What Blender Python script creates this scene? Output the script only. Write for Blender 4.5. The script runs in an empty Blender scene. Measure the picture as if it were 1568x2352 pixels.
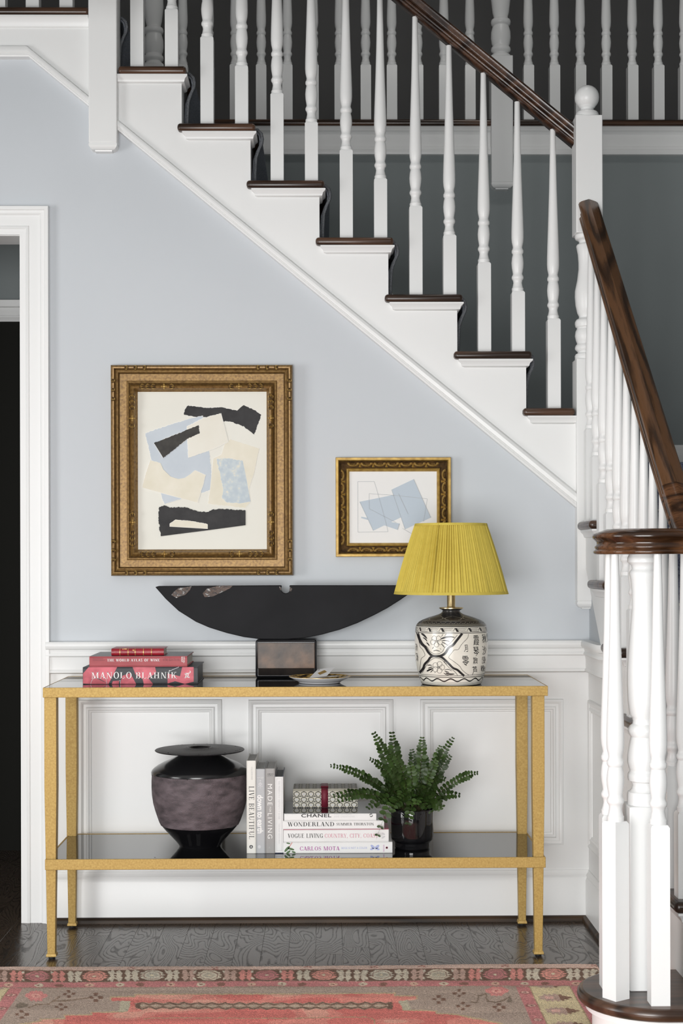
import bpy, bmesh, math, random
import numpy as np
from mathutils import Vector, Matrix

# ------------------------------------------------------------------ camera
SC = bpy.context.scene
COL = SC.collection
F = 3455.0                                   # focal length in pixels of the 1568 x 2352 frame
CAM = Vector((0.0, -5.0, 1.2))
TH = math.atan(39 / F)
RHO = 0.0025
FW = Vector((math.sin(TH), math.cos(TH), 0))
R0 = Vector((math.cos(TH), -math.sin(TH), 0))
U0 = Vector((0, 0, 1))
RT = R0 * math.cos(RHO) - U0 * math.sin(RHO)
UP = U0 * math.cos(RHO) + R0 * math.sin(RHO)
cd = bpy.data.cameras.new('camera')
cd.sensor_width = 36.0
cd.lens = F / 2352 * 36.0
cd.shift_y = 109 / 2352
cd.clip_start = 0.05
cam = bpy.data.objects.new('camera', cd)
COL.objects.link(cam)
m3 = Matrix((RT, UP, -FW)).transposed()
cam.matrix_world = Matrix.Translation(CAM) @ m3.to_4x4()
SC.camera = cam

# ------------------------------------------------------------------ world, lamps, exposure
SC.view_settings.view_transform = 'Standard'
SC.view_settings.look = 'None'
SC.view_settings.gamma = 1.0
SC.view_settings.use_curve_mapping = False
SC.view_settings.exposure = 0.0
world = bpy.data.worlds.new('world')
SC.world = world
world.use_nodes = True
bg = world.node_tree.nodes['Background']
bg.inputs[0].default_value = (0.97, 0.985, 1.0, 1)
bg.inputs[1].default_value = 0.25


def area(name, loc, target, sx, sy, power, color=(1, 1, 1)):
    l = bpy.data.lights.new(name, 'AREA')
    l.shape = 'RECTANGLE'
    l.size, l.size_y, l.energy, l.color = sx, sy, power, color
    o = bpy.data.objects.new(name, l)
    COL.objects.link(o)
    o.location = loc
    d = Vector(target) - Vector(loc)
    o.rotation_euler = d.to_track_quat('-Z', 'Y').to_euler()
    return o


area('window_daylight', (-4.6, -3.4, 1.15), (0.6, -0.1, 0.9), 1.6, 2.0, 84, (1.0, 0.992, 0.98))
area('front_fill', (-0.7, -5.5, 0.95), (0.55, 0, 0.75), 2.0, 1.7, 172, (1.0, 1.0, 0.995))  # added frontal fill from behind the camera, no entrance is built there

area('stairwell_fill', (0.7, -0.55, 5.2), (0.7, 1.6, 3.2), 0.35, 0.35, 9, (1.0, 0.98, 0.95))  # added fill for the gallery balusters, no pendant hangs here

# ------------------------------------------------------------------ helpers
rnd = random.Random(7)


def ray(x, y):
    return FW + RT * ((x - 784) / F) + UP * ((1285 - y) / F)


def at(x, y, Y=0.0):                          # point on the plane y = Y seen at a spot of the frame
    d = ray(x, y)
    return CAM + d * ((Y - CAM.y) / d.y)


def on(x, y, z):                              # point on the level z
    d = ray(x, y)
    return CAM + d * ((z - CAM.z) / d.z)


class MB:
    def __init__(self):
        self.v, self.f = [], []

    def add(self, vs, fs):
        b = len(self.v)
        self.v += [tuple(p) for p in vs]
        self.f += [tuple(i + b for i in f) for f in fs]
        return self

    def box(self, x0, x1, y0, y1, z0, z1):
        return self.add([(x0, y0, z0), (x1, y0, z0), (x1, y1, z0), (x0, y1, z0),
                         (x0, y0, z1), (x1, y0, z1), (x1, y1, z1), (x0, y1, z1)],
                        [(0, 3, 2, 1), (4, 5, 6, 7), (0, 1, 5, 4), (1, 2, 6, 5), (2, 3, 7, 6), (3, 0, 4, 7)])

    def prism(self, poly, a0, a1, ax='y'):
        # poly in (x,z) extruded along y, or (y,z) along x, or (x,y) along z
        def P(p, a):
            return (p[0], a, p[1]) if ax == 'y' else ((a, p[0], p[1]) if ax == 'x' else (p[0], p[1], a))
        n = len(poly)
        vs = [P(p, a0) for p in poly] + [P(p, a1) for p in poly]
        fs = [tuple(range(n)), tuple(range(2 * n - 1, n - 1, -1))]
        fs += [(i, i + n, (i + 1) % n + n, (i + 1) % n) for i in range(n)]
        return self.add(vs, fs)

    def lathe(self, prof, c=(0, 0, 0), seg=32, cap=True):
        n = len(prof)
        vs, fs = [], []
        for r, z in prof:
            for k in range(seg):
                a = 2 * math.pi * k / seg
                vs.append((c[0] + r * math.cos(a), c[1] + r * math.sin(a), c[2] + z))
        for i in range(n - 1):
            for k in range(seg):
                k2 = (k + 1) % seg
                fs.append((i * seg + k, i * seg + k2, (i + 1) * seg + k2, (i + 1) * seg + k))
        if cap:
            if prof[0][0] > 1e-5: fs.append(tuple(range(seg - 1, -1, -1)))
            if prof[-1][0] > 1e-5: fs.append(tuple((n - 1) * seg + k for k in range(seg)))
        return self.add(vs, fs)

    def loft(self, rings, closed=True, caps=True):
        n = len(rings[0])
        vs = [p for r in rings for p in r]
        fs = []
        for i in range(len(rings) - 1):
            for k in range(n if closed else n - 1):
                k2 = (k + 1) % n
                fs.append((i * n + k, i * n + k2, (i + 1) * n + k2, (i + 1) * n + k))
        if caps and closed:
            fs += [tuple(range(n - 1, -1, -1)), tuple((len(rings) - 1) * n + k for k in range(n))]
        return self.add(vs, fs)

    def mould_rect(self, x0, x1, z0, z1, prof, y=0.0):
        # mitred moulding round a rectangle on a wall facing -Y: prof = (inset, stand-off)
        rings = []
        for cx, cz, sx, sz in ((x0, z0, 1, 1), (x1, z0, -1, 1), (x1, z1, -1, -1), (x0, z1, 1, -1), (x0, z0, 1, 1)):
            rings.append([(cx + sx * a, y - d, cz + sz * a) for a, d in prof])
        return self.loft(rings, closed=False, caps=False)

    def bar(self, p, q, r, seg=6):
        return self.tube([p, q], [r, r], seg)

    def tube(self, pts, rad, seg=6):
        pts = [Vector(p) for p in pts]
        rings = []
        for i, p in enumerate(pts):
            t = (pts[min(i + 1, len(pts) - 1)] - pts[max(i - 1, 0)]).normalized()
            a = t.orthogonal().normalized() if i == 0 else (rings_a - t * rings_a.dot(t)).normalized()
            rings_a = a
            b = t.cross(a)
            rr = rad[i] if isinstance(rad, (list, tuple)) else rad
            rings.append([tuple(p + (a * math.cos(2 * math.pi * k / seg) + b * math.sin(2 * math.pi * k / seg)) * rr) for k in range(seg)])
        return self.loft(rings)


def root_loc(o):
    while o.parent: o = o.parent
    return o.location


def obj(name, mb, mat, parent=None, smooth=True, bevel=0.0, ang=38, seg=2):
    me = bpy.data.meshes.new(name)
    off = root_loc(parent) if parent else Vector((0, 0, 0))
    me.from_pydata([(x - off.x, y - off.y, z - off.z) for x, y, z in mb.v], [], mb.f)
    bm = bmesh.new(); bm.from_mesh(me)
    bmesh.ops.recalc_face_normals(bm, faces=bm.faces)
    bm.to_mesh(me); bm.free()
    if smooth:
        me.shade_smooth()
        me.set_sharp_from_angle(angle=math.radians(ang))
    me.materials.append(mat)
    o = bpy.data.objects.new(name, me)
    COL.objects.link(o)
    o.parent = parent
    if bevel:
        md = o.modifiers.new('bevel', 'BEVEL')
        md.width, md.segments, md.limit_method = bevel, seg, 'ANGLE'
        md.angle_limit = math.radians(50)
    return o


def tag(o, label=None, cat=None, group=None, kind=None):
    if label: o['label'] = label
    if cat: o['category'] = cat
    if group: o['group'] = group
    if kind: o['kind'] = kind
    return o


def thing(name, label, cat, loc=(0, 0, 0), group=None):
    o = bpy.data.objects.new(name, None)
    o.empty_display_size = 0.05
    o.location = loc
    COL.objects.link(o)
    return tag(o, label, cat, group)


def struct(name, mb, mat, parent=None, **k):
    o = obj(name, mb, mat, parent, **k)
    if parent is None: o['kind'] = 'structure'
    return o


# ------------------------------------------------------------------ materials
def mat(name, col, rough=0.5, metal=0.0, spec=0.5):
    m = bpy.data.materials.new(name)
    m.use_nodes = True
    b = m.node_tree.nodes['Principled BSDF']
    b.inputs['Base Color'].default_value = (*col, 1)
    b.inputs['Roughness'].default_value = rough
    b.inputs['Metallic'].default_value = metal
    b.inputs['Specular IOR Level'].default_value = spec
    return m


def nodes(m):
    nt = m.node_tree
    return nt, nt.nodes['Principled BSDF'], nt.nodes.new, nt.links.new


def ramp(nt, stops, mode='LINEAR'):
    r = nt.nodes.new('ShaderNodeValToRGB')
    r.color_ramp.interpolation = mode
    el = r.color_ramp.elements
    el[0].position, el[0].color = stops[0][0], (*stops[0][1], 1)
    el[1].position, el[1].color = stops[-1][0], (*stops[-1][1], 1)
    for p, c in stops[1:-1]:
        e = el.new(p); e.color = (*c, 1)
    return r


def noisy(name, stops, scale=8.0, rough=0.5, metal=0.0, detail=4.0, stretch=(1, 1, 1), bump=0.0, bscale=None, spec=0.5, dist=0.0):
    m = mat(name, stops[0][1], rough, metal, spec)
    nt, b, new, link = nodes(m)
    tc = new('ShaderNodeTexCoord'); mp = new('ShaderNodeMapping')
    mp.inputs['Scale'].default_value = stretch
    link(tc.outputs['Object'], mp.inputs[0])
    n = new('ShaderNodeTexNoise')
    n.inputs['Scale'].default_value, n.inputs['Detail'].default_value, n.inputs['Distortion'].default_value = scale, detail, dist
    link(mp.outputs[0], n.inputs['Vector'])
    r = ramp(nt, stops)
    link(n.outputs['Fac'], r.inputs[0]); link(r.outputs[0], b.inputs['Base Color'])
    if bump:
        n2 = new('ShaderNodeTexNoise'); n2.inputs['Scale'].default_value = bscale or scale * 4; n2.inputs['Detail'].default_value = 3
        link(mp.outputs[0], n2.inputs['Vector'])
        bp = new('ShaderNodeBump'); bp.inputs['Strength'].default_value = bump; bp.inputs['Distance'].default_value = 0.004
        link(n2.outputs['Fac'], bp.inputs['Height']); link(bp.outputs[0], b.inputs['Normal'])
    return m


def wood(name, dark, light, axis='X', scale=1.0, rough=0.3, wave=7.0, distortion=6.0, spec=0.5, fine=60, rot=(0, 0, 0), along=0.12, stops=(0.1, 0.75), bump=0.12, grain_rough=None):
    """stained oak: banded cathedral figure along one axis plus fine pores; every object gets its own cut"""
    m = mat(name, dark, rough, 0, spec)
    nt, b, new, link = nodes(m)
    tc = new('ShaderNodeTexCoord'); oi = new('ShaderNodeObjectInfo')
    ad = new('ShaderNodeVectorMath'); ad.operation = 'ADD'
    ml = new('ShaderNodeVectorMath'); ml.operation = 'SCALE'
    cb = new('ShaderNodeCombineXYZ')
    for i in range(3): link(oi.outputs['Random'], cb.inputs[i])
    link(cb.outputs[0], ml.inputs[0]); ml.inputs['Scale'].default_value = 37.0
    link(tc.outputs['Object'], ad.inputs[0]); link(ml.outputs[0], ad.inputs[1])
    mp = new('ShaderNodeMapping')
    s = [1.0, 1.0, 1.0]; s['XYZ'.index(axis)] = along
    mp.inputs['Scale'].default_value = [q * scale for q in s]
    m0 = new('ShaderNodeMapping'); m0.inputs['Rotation'].default_value = rot
    link(ad.outputs[0], m0.inputs[0]); link(m0.outputs[0], mp.inputs[0])
    n = new('ShaderNodeTexNoise'); n.inputs['Scale'].default_value = wave; n.inputs['Detail'].default_value = 1.2
    n.inputs['Distortion'].default_value = 0.35
    link(mp.outputs[0], n.inputs['Vector'])
    mu = new('ShaderNodeMath'); mu.operation = 'MULTIPLY'; mu.inputs[1].default_value = distortion * 6
    link(n.outputs['Fac'], mu.inputs[0])
    sn = new('ShaderNodeMath'); sn.operation = 'SINE'; link(mu.outputs[0], sn.inputs[0])
    n2 = new('ShaderNodeTexNoise'); n2.inputs['Scale'].default_value = fine; n2.inputs['Detail'].default_value = 3
    link(mp.outputs[0], n2.inputs['Vector'])
    mr = new('ShaderNodeMapRange'); mr.inputs[1].default_value = -1; mr.inputs[2].default_value = 1
    mr.inputs[3].default_value = 0.15; mr.inputs[4].default_value = 0.85
    link(sn.outputs[0], mr.inputs[0])
    mx = new('ShaderNodeMath'); mx.operation = 'MULTIPLY'
    link(mr.outputs[0], mx.inputs[0])
    mr2 = new('ShaderNodeMapRange'); mr2.inputs[1].default_value = 0.3; mr2.inputs[2].default_value = 0.7
    mr2.inputs[3].default_value = 0.5; mr2.inputs[4].default_value = 1.2
    link(n2.outputs['Fac'], mr2.inputs[0]); link(mr2.outputs[0], mx.inputs[1])
    r = ramp(nt, [(stops[0], dark), (stops[1], light)])
    link(mx.outputs[0], r.inputs[0]); link(r.outputs[0], b.inputs['Base Color'])
    if grain_rough:                            # open pores break the gloss
        m4 = new('ShaderNodeMapRange'); m4.inputs[1].default_value = stops[0]; m4.inputs[2].default_value = stops[1]
        m4.inputs[3].default_value = grain_rough; m4.inputs[4].default_value = rough
        link(mx.outputs[0], m4.inputs[0]); link(m4.outputs[0], b.inputs['Roughness'])
        m5 = new('ShaderNodeMapRange'); m5.inputs[1].default_value = stops[0]; m5.inputs[2].default_value = stops[1]
        m5.inputs[3].default_value = .30; m5.inputs[4].default_value = spec
        link(mx.outputs[0], m5.inputs[0]); link(m5.outputs[0], b.inputs['Specular IOR Level'])
    bp = new('ShaderNodeBump'); bp.inputs['Strength'].default_value = bump; bp.inputs['Distance'].default_value = 0.002
    link(mx.outputs[0], bp.inputs['Height']); link(bp.outputs[0], b.inputs['Normal'])
    return m


def painted(name, col, rough=0.4, var=0.02):
    c2 = tuple(max(0, c - var) for c in col)
    return noisy(name, [(0.3, c2), (0.7, col)], scale=1.6, rough=rough, bump=0.02, bscale=180)


M = {}
M['white'] = painted('white_satin_paint', (0.82, 0.825, 0.818), 0.35)
M['wall'] = painted('pale_blue_grey_wall_paint', (0.565, 0.595, 0.625), 0.6)
M['wallfar'] = painted('shade_darkened_far_wall', (0.235, 0.262, 0.264), 0.6)  # darker than the front wall: stairwell shade put into the colour
M['hall'] = painted('shade_darkened_hall_wall', (0.15, 0.15, 0.149), 0.7)  # the dimness of the upper hall is mixed into this colour
M['ceil'] = painted('ceiling_paint', (0.75, 0.75, 0.74), 0.7)
M['tread'] = wood('dark_stained_tread_oak', (0.018, 0.009, 0.005), (0.085, 0.042, 0.024), 'X', 1.0, 0.28)
M['treadY'] = wood('dark_stained_tread_oak_lengthwise', (0.018, 0.009, 0.005), (0.085, 0.042, 0.024), 'X', 1.0, 0.28)
M['railA'] = wood('walnut_stained_rail', (0.016, 0.007, 0.004), (0.085, 0.040, 0.022), 'X', 1.0, 0.25, 9, 5, .5, 120, (0, math.atan(0.8245), 0), .04)
M['railB'] = wood('walnut_stained_rail_grain', (0.016, 0.007, 0.003), (0.120, 0.056, 0.024), 'Y', 1.0, 0.22, 9, 16, .5, 160, (-math.atan(0.8217), 0, 0), .07, (.06, .55))
M['volute'] = wood('walnut_stained_volute', (0.020, 0.008, 0.003), (0.125, 0.054, 0.023), 'X', 1.0, 0.16, 9, 8, .5, 160, (0, 0, 0), .10)
M['gallery'] = wood('dark_gallery_rail', (0.016, 0.007, 0.004), (0.07, 0.034, 0.02), 'X', 1.0, 0.3)
M['shoe'] = wood('dark_shoe_moulding_wood', (0.014, 0.008, 0.004), (0.06, 0.034, 0.017), 'X', 1.0, 0.5, spec=.3)
M['floor'] = wood('dark_oak_floor', (0.012, 0.008, 0.006), (0.066, 0.047, 0.034), 'Y', 1.0, 0.22, 9.0, 30.0, .62, 230, (0, 0, 0), .26, (.06, .30), .10, .40)
M['gold'] = noisy('gold_leaf_iron', [(0.25, (0.36, 0.225, 0.060)), (0.5, (0.45, 0.295, 0.086)), (0.75, (0.53, 0.37, 0.12))], 190, 0.55, 0.3, 12, bump=0.06, bscale=300)
M['goldframe'] = noisy('aged_gilt_wood', [(0.3, (0.135, 0.070, 0.020)), (0.5, (0.225, 0.128, 0.038)), (0.8, (0.33, 0.20, 0.064))], 120, 0.42, 0.35, 12, (1, 1, 1), 0.1, 120)
M['goldhi'] = noisy('bright_gilt', [(0.3, (0.40, 0.235, 0.06)), (0.7, (0.66, 0.46, 0.16))], 90, 0.34, 0.4)
M['golddark'] = noisy('dark_recess_gilt', [(0.3, (0.035, 0.020, 0.009)), (0.7, (0.10, 0.055, 0.020))], 90, 0.8, 0.0, spec=.12)  # dark gilt of the recesses, also the painted shade round the carving
M['goldsmall'] = noisy('worn_yellow_gilt', [(0.3, (0.30, 0.175, 0.035)), (0.7, (0.50, 0.33, 0.085))], 60, 0.42, 0.35, 8)
M['glass'] = mat('black_glass', (0.008, 0.009, 0.010), 0.015, 0, 0.5)
M['glass'].node_tree.nodes['Principled BSDF'].inputs['IOR'].default_value = 1.75
M['black'] = mat('black_rubber', (0.012, 0.012, 0.012), 0.5)
M['blackglaze'] = mat('glossy_black_glaze', (0.006, 0.006, 0.007), 0.07, 0, 0.6)
M['brass'] = mat('satin_brass', (0.78, 0.62, 0.34), 0.26, 1.0)
M['cream'] = noisy('cream_crackle_glaze', [(0.3, (0.70, 0.67, 0.58)), (0.7, (0.80, 0.77, 0.69))], 9, 0.18)
M['ink'] = mat('black_brown_underglaze', (0.02, 0.018, 0.018), 0.22)
M['scratch'] = mat('scratched_pale_line', (0.45, 0.42, 0.33), 0.3)


def tuft(name, c0, c1, scale, bump=0.6):
    return noisy(name, [(0.35, c0), (0.65, c1)], scale, 0.95, 0, 3, bump=bump, bscale=scale * 1.2, spec=0.1)


M['runner'] = tuft('slate_wool_runner', (0.14, 0.153, 0.178), (0.25, 0.268, 0.30), 260)
M['binding'] = tuft('dark_runner_binding', (0.11, 0.118, 0.130), (0.22, 0.228, 0.242), 400)

# ------------------------------------------------------------------ the room
ZK = lambda k: 1.511 + 0.188 * k             # level of the treads of the upper flight
XN = [at(1381 - 159.0 * (k - 1), 937 - 131.3 * (k - 1), -0.045).x for k in range(1, 9)]   # nosing of each tread
XR = 0.8805                                   # face of the wall below the lower flight
FARY = 1.25                                   # face of the far stair wall
GZ = 3.021                                    # upper landing level
RUN = XN[0] - XN[1]
SL = 0.188 / RUN
XL, XO = -1.0055, -2.02                       # door opening
ZD = 2.277
WF = -0.002


def zlow(x):                                  # lower edge of the diagonal moulding
    p = at(784, 723, -0.03)
    return p.z - (x - p.x) * SL


xkink = at(66, 130, -0.03).x
zkink = at(66, 130, -0.03).z
w = MB()
w.prism([(XL, 0), (XR + 0.02, 0), (XR + 0.02, zlow(XR + 0.02) + 0.03), (xkink, zkink + 0.03), (XL, zkink + 0.03)], 0, 0.1)
w.box(XO, XL, 0, 0.1, ZD, zkink + 0.03)
w.box(-3.6, XO, 0, 0.1, 0, zkink + 0.03)
struct('wall_back', w, M['wall'], smooth=False)


def zskirt(y):                                # lower edge of the lower flight's skirt
    return 1.10 + 0.8217 * (y + 5 - 4.862)


w = MB()
w.prism([(0.0, 0), (0.0, zskirt(0) + 0.02), (-1.33, zskirt(-1.33) + 0.02), (-1.40, 0)], XR, XR + 0.1, 'x')
struct('wall_right', w, M['wall'], smooth=False)
w = MB()
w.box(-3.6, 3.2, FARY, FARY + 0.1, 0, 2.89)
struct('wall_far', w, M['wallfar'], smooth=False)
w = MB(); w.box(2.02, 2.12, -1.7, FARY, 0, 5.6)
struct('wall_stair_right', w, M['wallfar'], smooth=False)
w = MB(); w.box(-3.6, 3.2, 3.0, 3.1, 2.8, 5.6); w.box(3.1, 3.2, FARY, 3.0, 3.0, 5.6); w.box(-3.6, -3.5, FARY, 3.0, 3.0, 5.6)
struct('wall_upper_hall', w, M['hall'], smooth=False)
w = MB(); w.box(-3.6, 3.2, -1.1, 3.1, 5.6, 5.7); w.box(-3.6, 3.2, -1.1, -1.0, 2.9, 5.6); w.box(-3.6, 3.2, -6.5, -1.0, 2.76, 2.9)  # low front slab and its upstand are added unseen to dim the stairwell
struct('ceiling_and_shade_slab', w, M['ceil'], smooth=False)

# room seen through the doorway
w = MB()
w.box(-3.6, -0.9, 0.1, FARY, 2.78, 2.84)
struct('ceiling_side_room', w, M['ceil'], smooth=False)
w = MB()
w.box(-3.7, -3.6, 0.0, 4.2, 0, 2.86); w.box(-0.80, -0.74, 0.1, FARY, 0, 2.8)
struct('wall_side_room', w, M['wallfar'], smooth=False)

# floor
fl = MB(); fl.box(-3.7, 3.2, -6.5, 1.25, -0.05, -0.004)
FLOOR = struct('floor', fl, M['floor'], smooth=False)
pw = 0.0828
px = -2.10
pm = {}
while px < 0.90:
    y = 1.24 if px < -0.85 else 0.0
    y += 0.0
    first = True
    while y > -2.0:
        ln = rnd.uniform(0.12, 0.62) if first else rnd.choice([0.55, 0.7, 0.85, 1.0])
        first = False
        y2 = max(y - ln, -2.02)
        b = MB(); g = 0.00025
        b.box(-pw / 2 + g, pw / 2 - g, -(y - y2) / 2 + g, (y - y2) / 2 - g, -0.010, 0.0)
        o = obj('plank', b, M['floor'], FLOOR, smooth=False, bevel=0.0004, seg=1)
        o.location = (px + pw / 2, (y + y2) / 2, 0)
        y = y2
    px += pw

# wainscot: white boards, chair rail, picture-frame panels, baseboard, shoe moulding
CRP = [(0, .930), (.030, .930), (.034, .925), (.0345, .914), (.029, .906), (.022, .904), (.0195, .894), (.0235, .890), (.0245, .884), (.018, .879),
       (.0155, .868), (.0155, .838), (.019, .834), (.0195, .828), (.013, .824), (0, .824)]
BBP = [(0, .166), (.007, .166), (.009, .158), (.0155, .151), (.0135, .143), (.018, .133), (.018, .0), (0, 0)]


def corner_run(prof, xa, yb):                 # a moulding along the back wall that turns along the right wall
    mb = MB()
    rings = [[(xa, WF - p, z) for p, z in prof],
             [(XR - p, WF - p, z) for p, z in prof],
             [(XR - p, yb + .03, z) for p, z in prof],
             [(XR - p * .3, yb, z) for p, z in prof]]
    mb.loft(rings)
    return mb


xcr = at(106, 1480, -0.02).x
w = MB(); w.box(xcr, XR, -0.004, 0.001, 0, .925)
struct('trim_1', w, M['white'], smooth=False)['label'] = 'white painted wainscot board below the chair rail'
w = MB(); w.prism([(-0.004, 0), (-0.004, .925), (-0.345, .925 - .07), (-1.2, .16), (-1.3, 0)], XR - 0.004, XR + 0.001, 'x')
struct('trim_2', w, M['white'], smooth=False)
struct('trim_3', corner_run(CRP, xcr, -0.335), M['white'])['label'] = 'moulded white chair rail'
struct('baseboard_back', corner_run(BBP, at(112, 2050, -.02).x, -1.29), M['white'])
SHP = [(.018, .0185), (.023, .018), (.028, .015), (.031, .009), (.0315, 0), (.018, 0)]
struct('baseboard_shoe', corner_run(SHP, at(112, 2050, -.02).x, -1.29), M['shoe'])
PNP = [(0, 0), (.002, .008), (.008, .0105), (.013, .008), (.016, .0045), (.024, .0045), (.028, .009), (.033, .0085), (.036, .005), (.041, .004), (.043, 0)]
n = 4
for xa, ya, xb, yb in ((181, 1606, 510, 1943), (571, 1606, 903, 1943), (965, 1605, 1293, 1942)):
    a, b = at(xa, yb, -0.006), at(xb, ya, -0.006)
    w = MB(); w.mould_rect(a.x, b.x, a.z, b.z, PNP, -0.004)
    struct('trim_%d' % n, w, M['white'])['label'] = 'raised panel moulding on the white wainscot'
    n += 1
w = MB(); w.mould_rect(0.035, 0.54, .245, .735, PNP, 0)
w.v = [(XR - 0.004 + y, -x, z) for x, y, z in w.v]
struct('trim_7', w, M['white'])['label'] = 'raised panel moulding on the wall under the stairs'

# door casing
CSP = [(0, 0), (0, .026), (.012, .026), (.014, .021), (.024, .020), (.027, .015), (.029, .013), (.064, .012), (.066, .015), (.073, .017), (.076, .014), (.0945, .012), (.0945, 0)]
cxo = at(112, 1000, -0.02).x
czo = at(60, 473, -0.026).z
CW = cxo - XL
w = MB()
rings = []
for (cx, cz, sx, sz) in ((cxo, 0.0, -1, 0), (cxo, czo, -1, -1), (XO - CW, czo, 1, -1), (XO - CW, 0.0, 1, 0)):
    rings.append([(cx + sx * a * CW / .0945, -d, cz + sz * a * (czo - ZD) / .0945) for a, d in CSP])
w.loft(rings)
DOOR = struct('door_1', w, M['white'])
w = MB()
w.box(XL - .002, XL + .012, -0.004, .135, 0, ZD); w.box(XO - .012, XO + .002, -0.004, .135, 0, ZD); w.box(XO, XL, -0.004, .135, ZD - .002, ZD + .012)
obj('jamb', w, M['white'], DOOR, smooth=False, bevel=.0015)
w = MB(); w.loft([[(x, y + .12 + .016, z) for x, y, z in [(cxo - .094 * 0, 0, 0), (cxo - .094, 0, 0), (cxo - .094, .018, 0), (cxo, .018, 0)]],
                  [(cxo, .136, czo), (cxo - .094, .136, ZD), (cxo - .094, .154, ZD), (cxo, .154, czo)]])
obj('casing', w, M['white'], DOOR)

# inner doorway of the side room: header trim over a near-black sheet painted as the unlit opening
zh0, zh1 = at(20, 738, FARY - .02).z, at(20, 690, FARY - .02).z
w = MB()
zz = zh0
hp = [(0, zh0), (.012, zh0), (.018, zh0 + .012), (.022, zh0 + .016), (.022, zh0 + .024), (.016, zh0 + .026), (.016, zh1 - .03), (.030, zh1 - .026), (.036, zh1), (0, zh1)]
w.loft([[(x, FARY - p, z) for p, z in hp] for x in (-3.5, -0.8)])
struct('trim_8', w, M['white'])['label'] = 'grey-lit door head moulding in the dark side room'
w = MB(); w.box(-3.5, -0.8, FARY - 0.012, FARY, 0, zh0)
o = struct('unlit_opening_sheet', w, mat('unlit_opening_black', (0.006, 0.006, 0.004), 0.7, 0, .2))
# ------------------------------------------------------------------ upper flight (runs up to the left behind the wall line)
ST = thing('staircase', 'white upper stair flight with dark oak treads climbing above the framed pictures', 'staircase', (0, 0, 0))
SF = -0.018                                   # face of the stringer
RI = [x - 0.017 for x in XN]                  # riser faces
zl0 = at(206, 120, -.02).x
# sawtooth stringer
pts = [(XN[0] + .05, zlow(XN[0] + .05) + .02), (XN[0] + .05, ZK(0) - .03)]
pts = [(0.868, zlow(0.868)), (0.868, ZK(1) - .026)]
for k in range(1, 8):
    xr_next = RI[k]
    pts += [(xr_next, ZK(k) - .026), (xr_next, ZK(k + 1) - .026)]
pts += [(-3.4, ZK(8) - .026), (-3.4, zkink), (xkink, zkink)]
w = MB(); w.prism(pts, SF, 0.04)
STR = obj('stringer', w, M['white'], ST, smooth=False)
# moulding along the lower edge of the stringer: flat, bead and fillet
MP = [(0, .0), (.0, .012), (.006, .015), (.010, .012), (.013, .018), (.024, .020), (.033, .016), (.037, .008), (.040, .0)]
ca = 1 / math.sqrt(1 + SL * SL)
h = lambda a: a * 0.055 / 0.040
w = MB()
w.loft([[(0.868, SF - d, zlow(0.868) + h(a)) for a, d in MP],
        [(xkink - 0.009 * a / .04, SF - d, zkink + a * 1.02) for a, d in MP],
        [(-3.4, SF - d, zkink + a * 1.02) for a, d in MP]])
obj('stringer_molding', w, M['white'], STR)
TH_ = 0.0255


def cove(mb, x0, x1, zt):                     # small cove moulding under a tread end, returned round the corner
    pr = [(0, 0), (.020, 0), (.020, -.005), (.012, -.012), (.009, -.022), (0, -.026)]
    mb.loft([[(x0 - p, SF + .002, zt + z) for p, z in pr], [(x0 - p, SF - p, zt + z) for p, z in pr],
             [(x1 + p, SF - p, zt + z) for p, z in pr], [(x1 + p, SF + .10, zt + z) for p, z in pr]])


for k in range(1, 8):
    x1 = XN[k - 1]; x0 = XN[k] - .030
    if k == 7: x0 = at(272, 150, -.03).x
    if k == 1: x1 = at(1321, 937, -.045).x
    w = MB(); w.box(x0, x1, -.045, FARY - .002, ZK(k) - TH_, ZK(k))
    t = obj('tread', w, M['tread'], ST, bevel=.0105, seg=4, ang=60)
    c = MB(); cove(c, x0 + .036 if k < 7 else x0, RI[k - 1] if k > 1 else x1 - .002, ZK(k) - TH_)
    obj('cove_molding', c, M['white'], t)
for k in range(2, 9):
    w = MB(); w.box(RI[k - 1] - .016, RI[k - 1] - .0005, .039, FARY - .002, ZK(k - 1), ZK(k) - TH_)
    obj('riser', w, M['white'], ST, smooth=False)
# upper landing: floor, nosing, fascia
w = MB(); w.box(-3.4, XN[7] - .02, .03, FARY + .01, GZ - .16, GZ - .002)
obj('landing_floor', w, M['white'], ST, smooth=False)
w = MB(); w.box(-3.4, at(204, 20, -.045).x, -.045, .08, GZ - TH_, GZ)
t = obj('landing_nosing', w, M['tread'], ST, bevel=.0105, seg=4, ang=60)
w = MB()
pr = [(0, 0), (.020, 0), (.020, -.006), (.011, -.014), (.006, -.034), (0, -.036)]
w.loft([[(x, SF - p, GZ - TH_ + z) for p, z in pr] for x in (-3.4, at(204, 20, -.02).x)])
obj('cove_molding', w, M['white'], t)
# skirting of the closed far side
w = MB()
zo = .215
sk = [(XN[0] + .1, 1.40), (XN[7], ZK(7)), (XN[7], ZK(8) + .08)]
w.prism([(1.1, 1.4), (XN[7] - .1, ZK(8) - .1), (XN[7] - .1, ZK(8) + .14 + .05), (XN[0] + .12, 1.511 + .15)], FARY - .022, FARY)
obj('wall_skirt', w, M['white'], ST, smooth=False)

# carpet runner of the upper flight: drapes over every nosing
def runner(name, label, prof, a0, a1, m, ax, mb_bind):
    o = None
    return o


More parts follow.
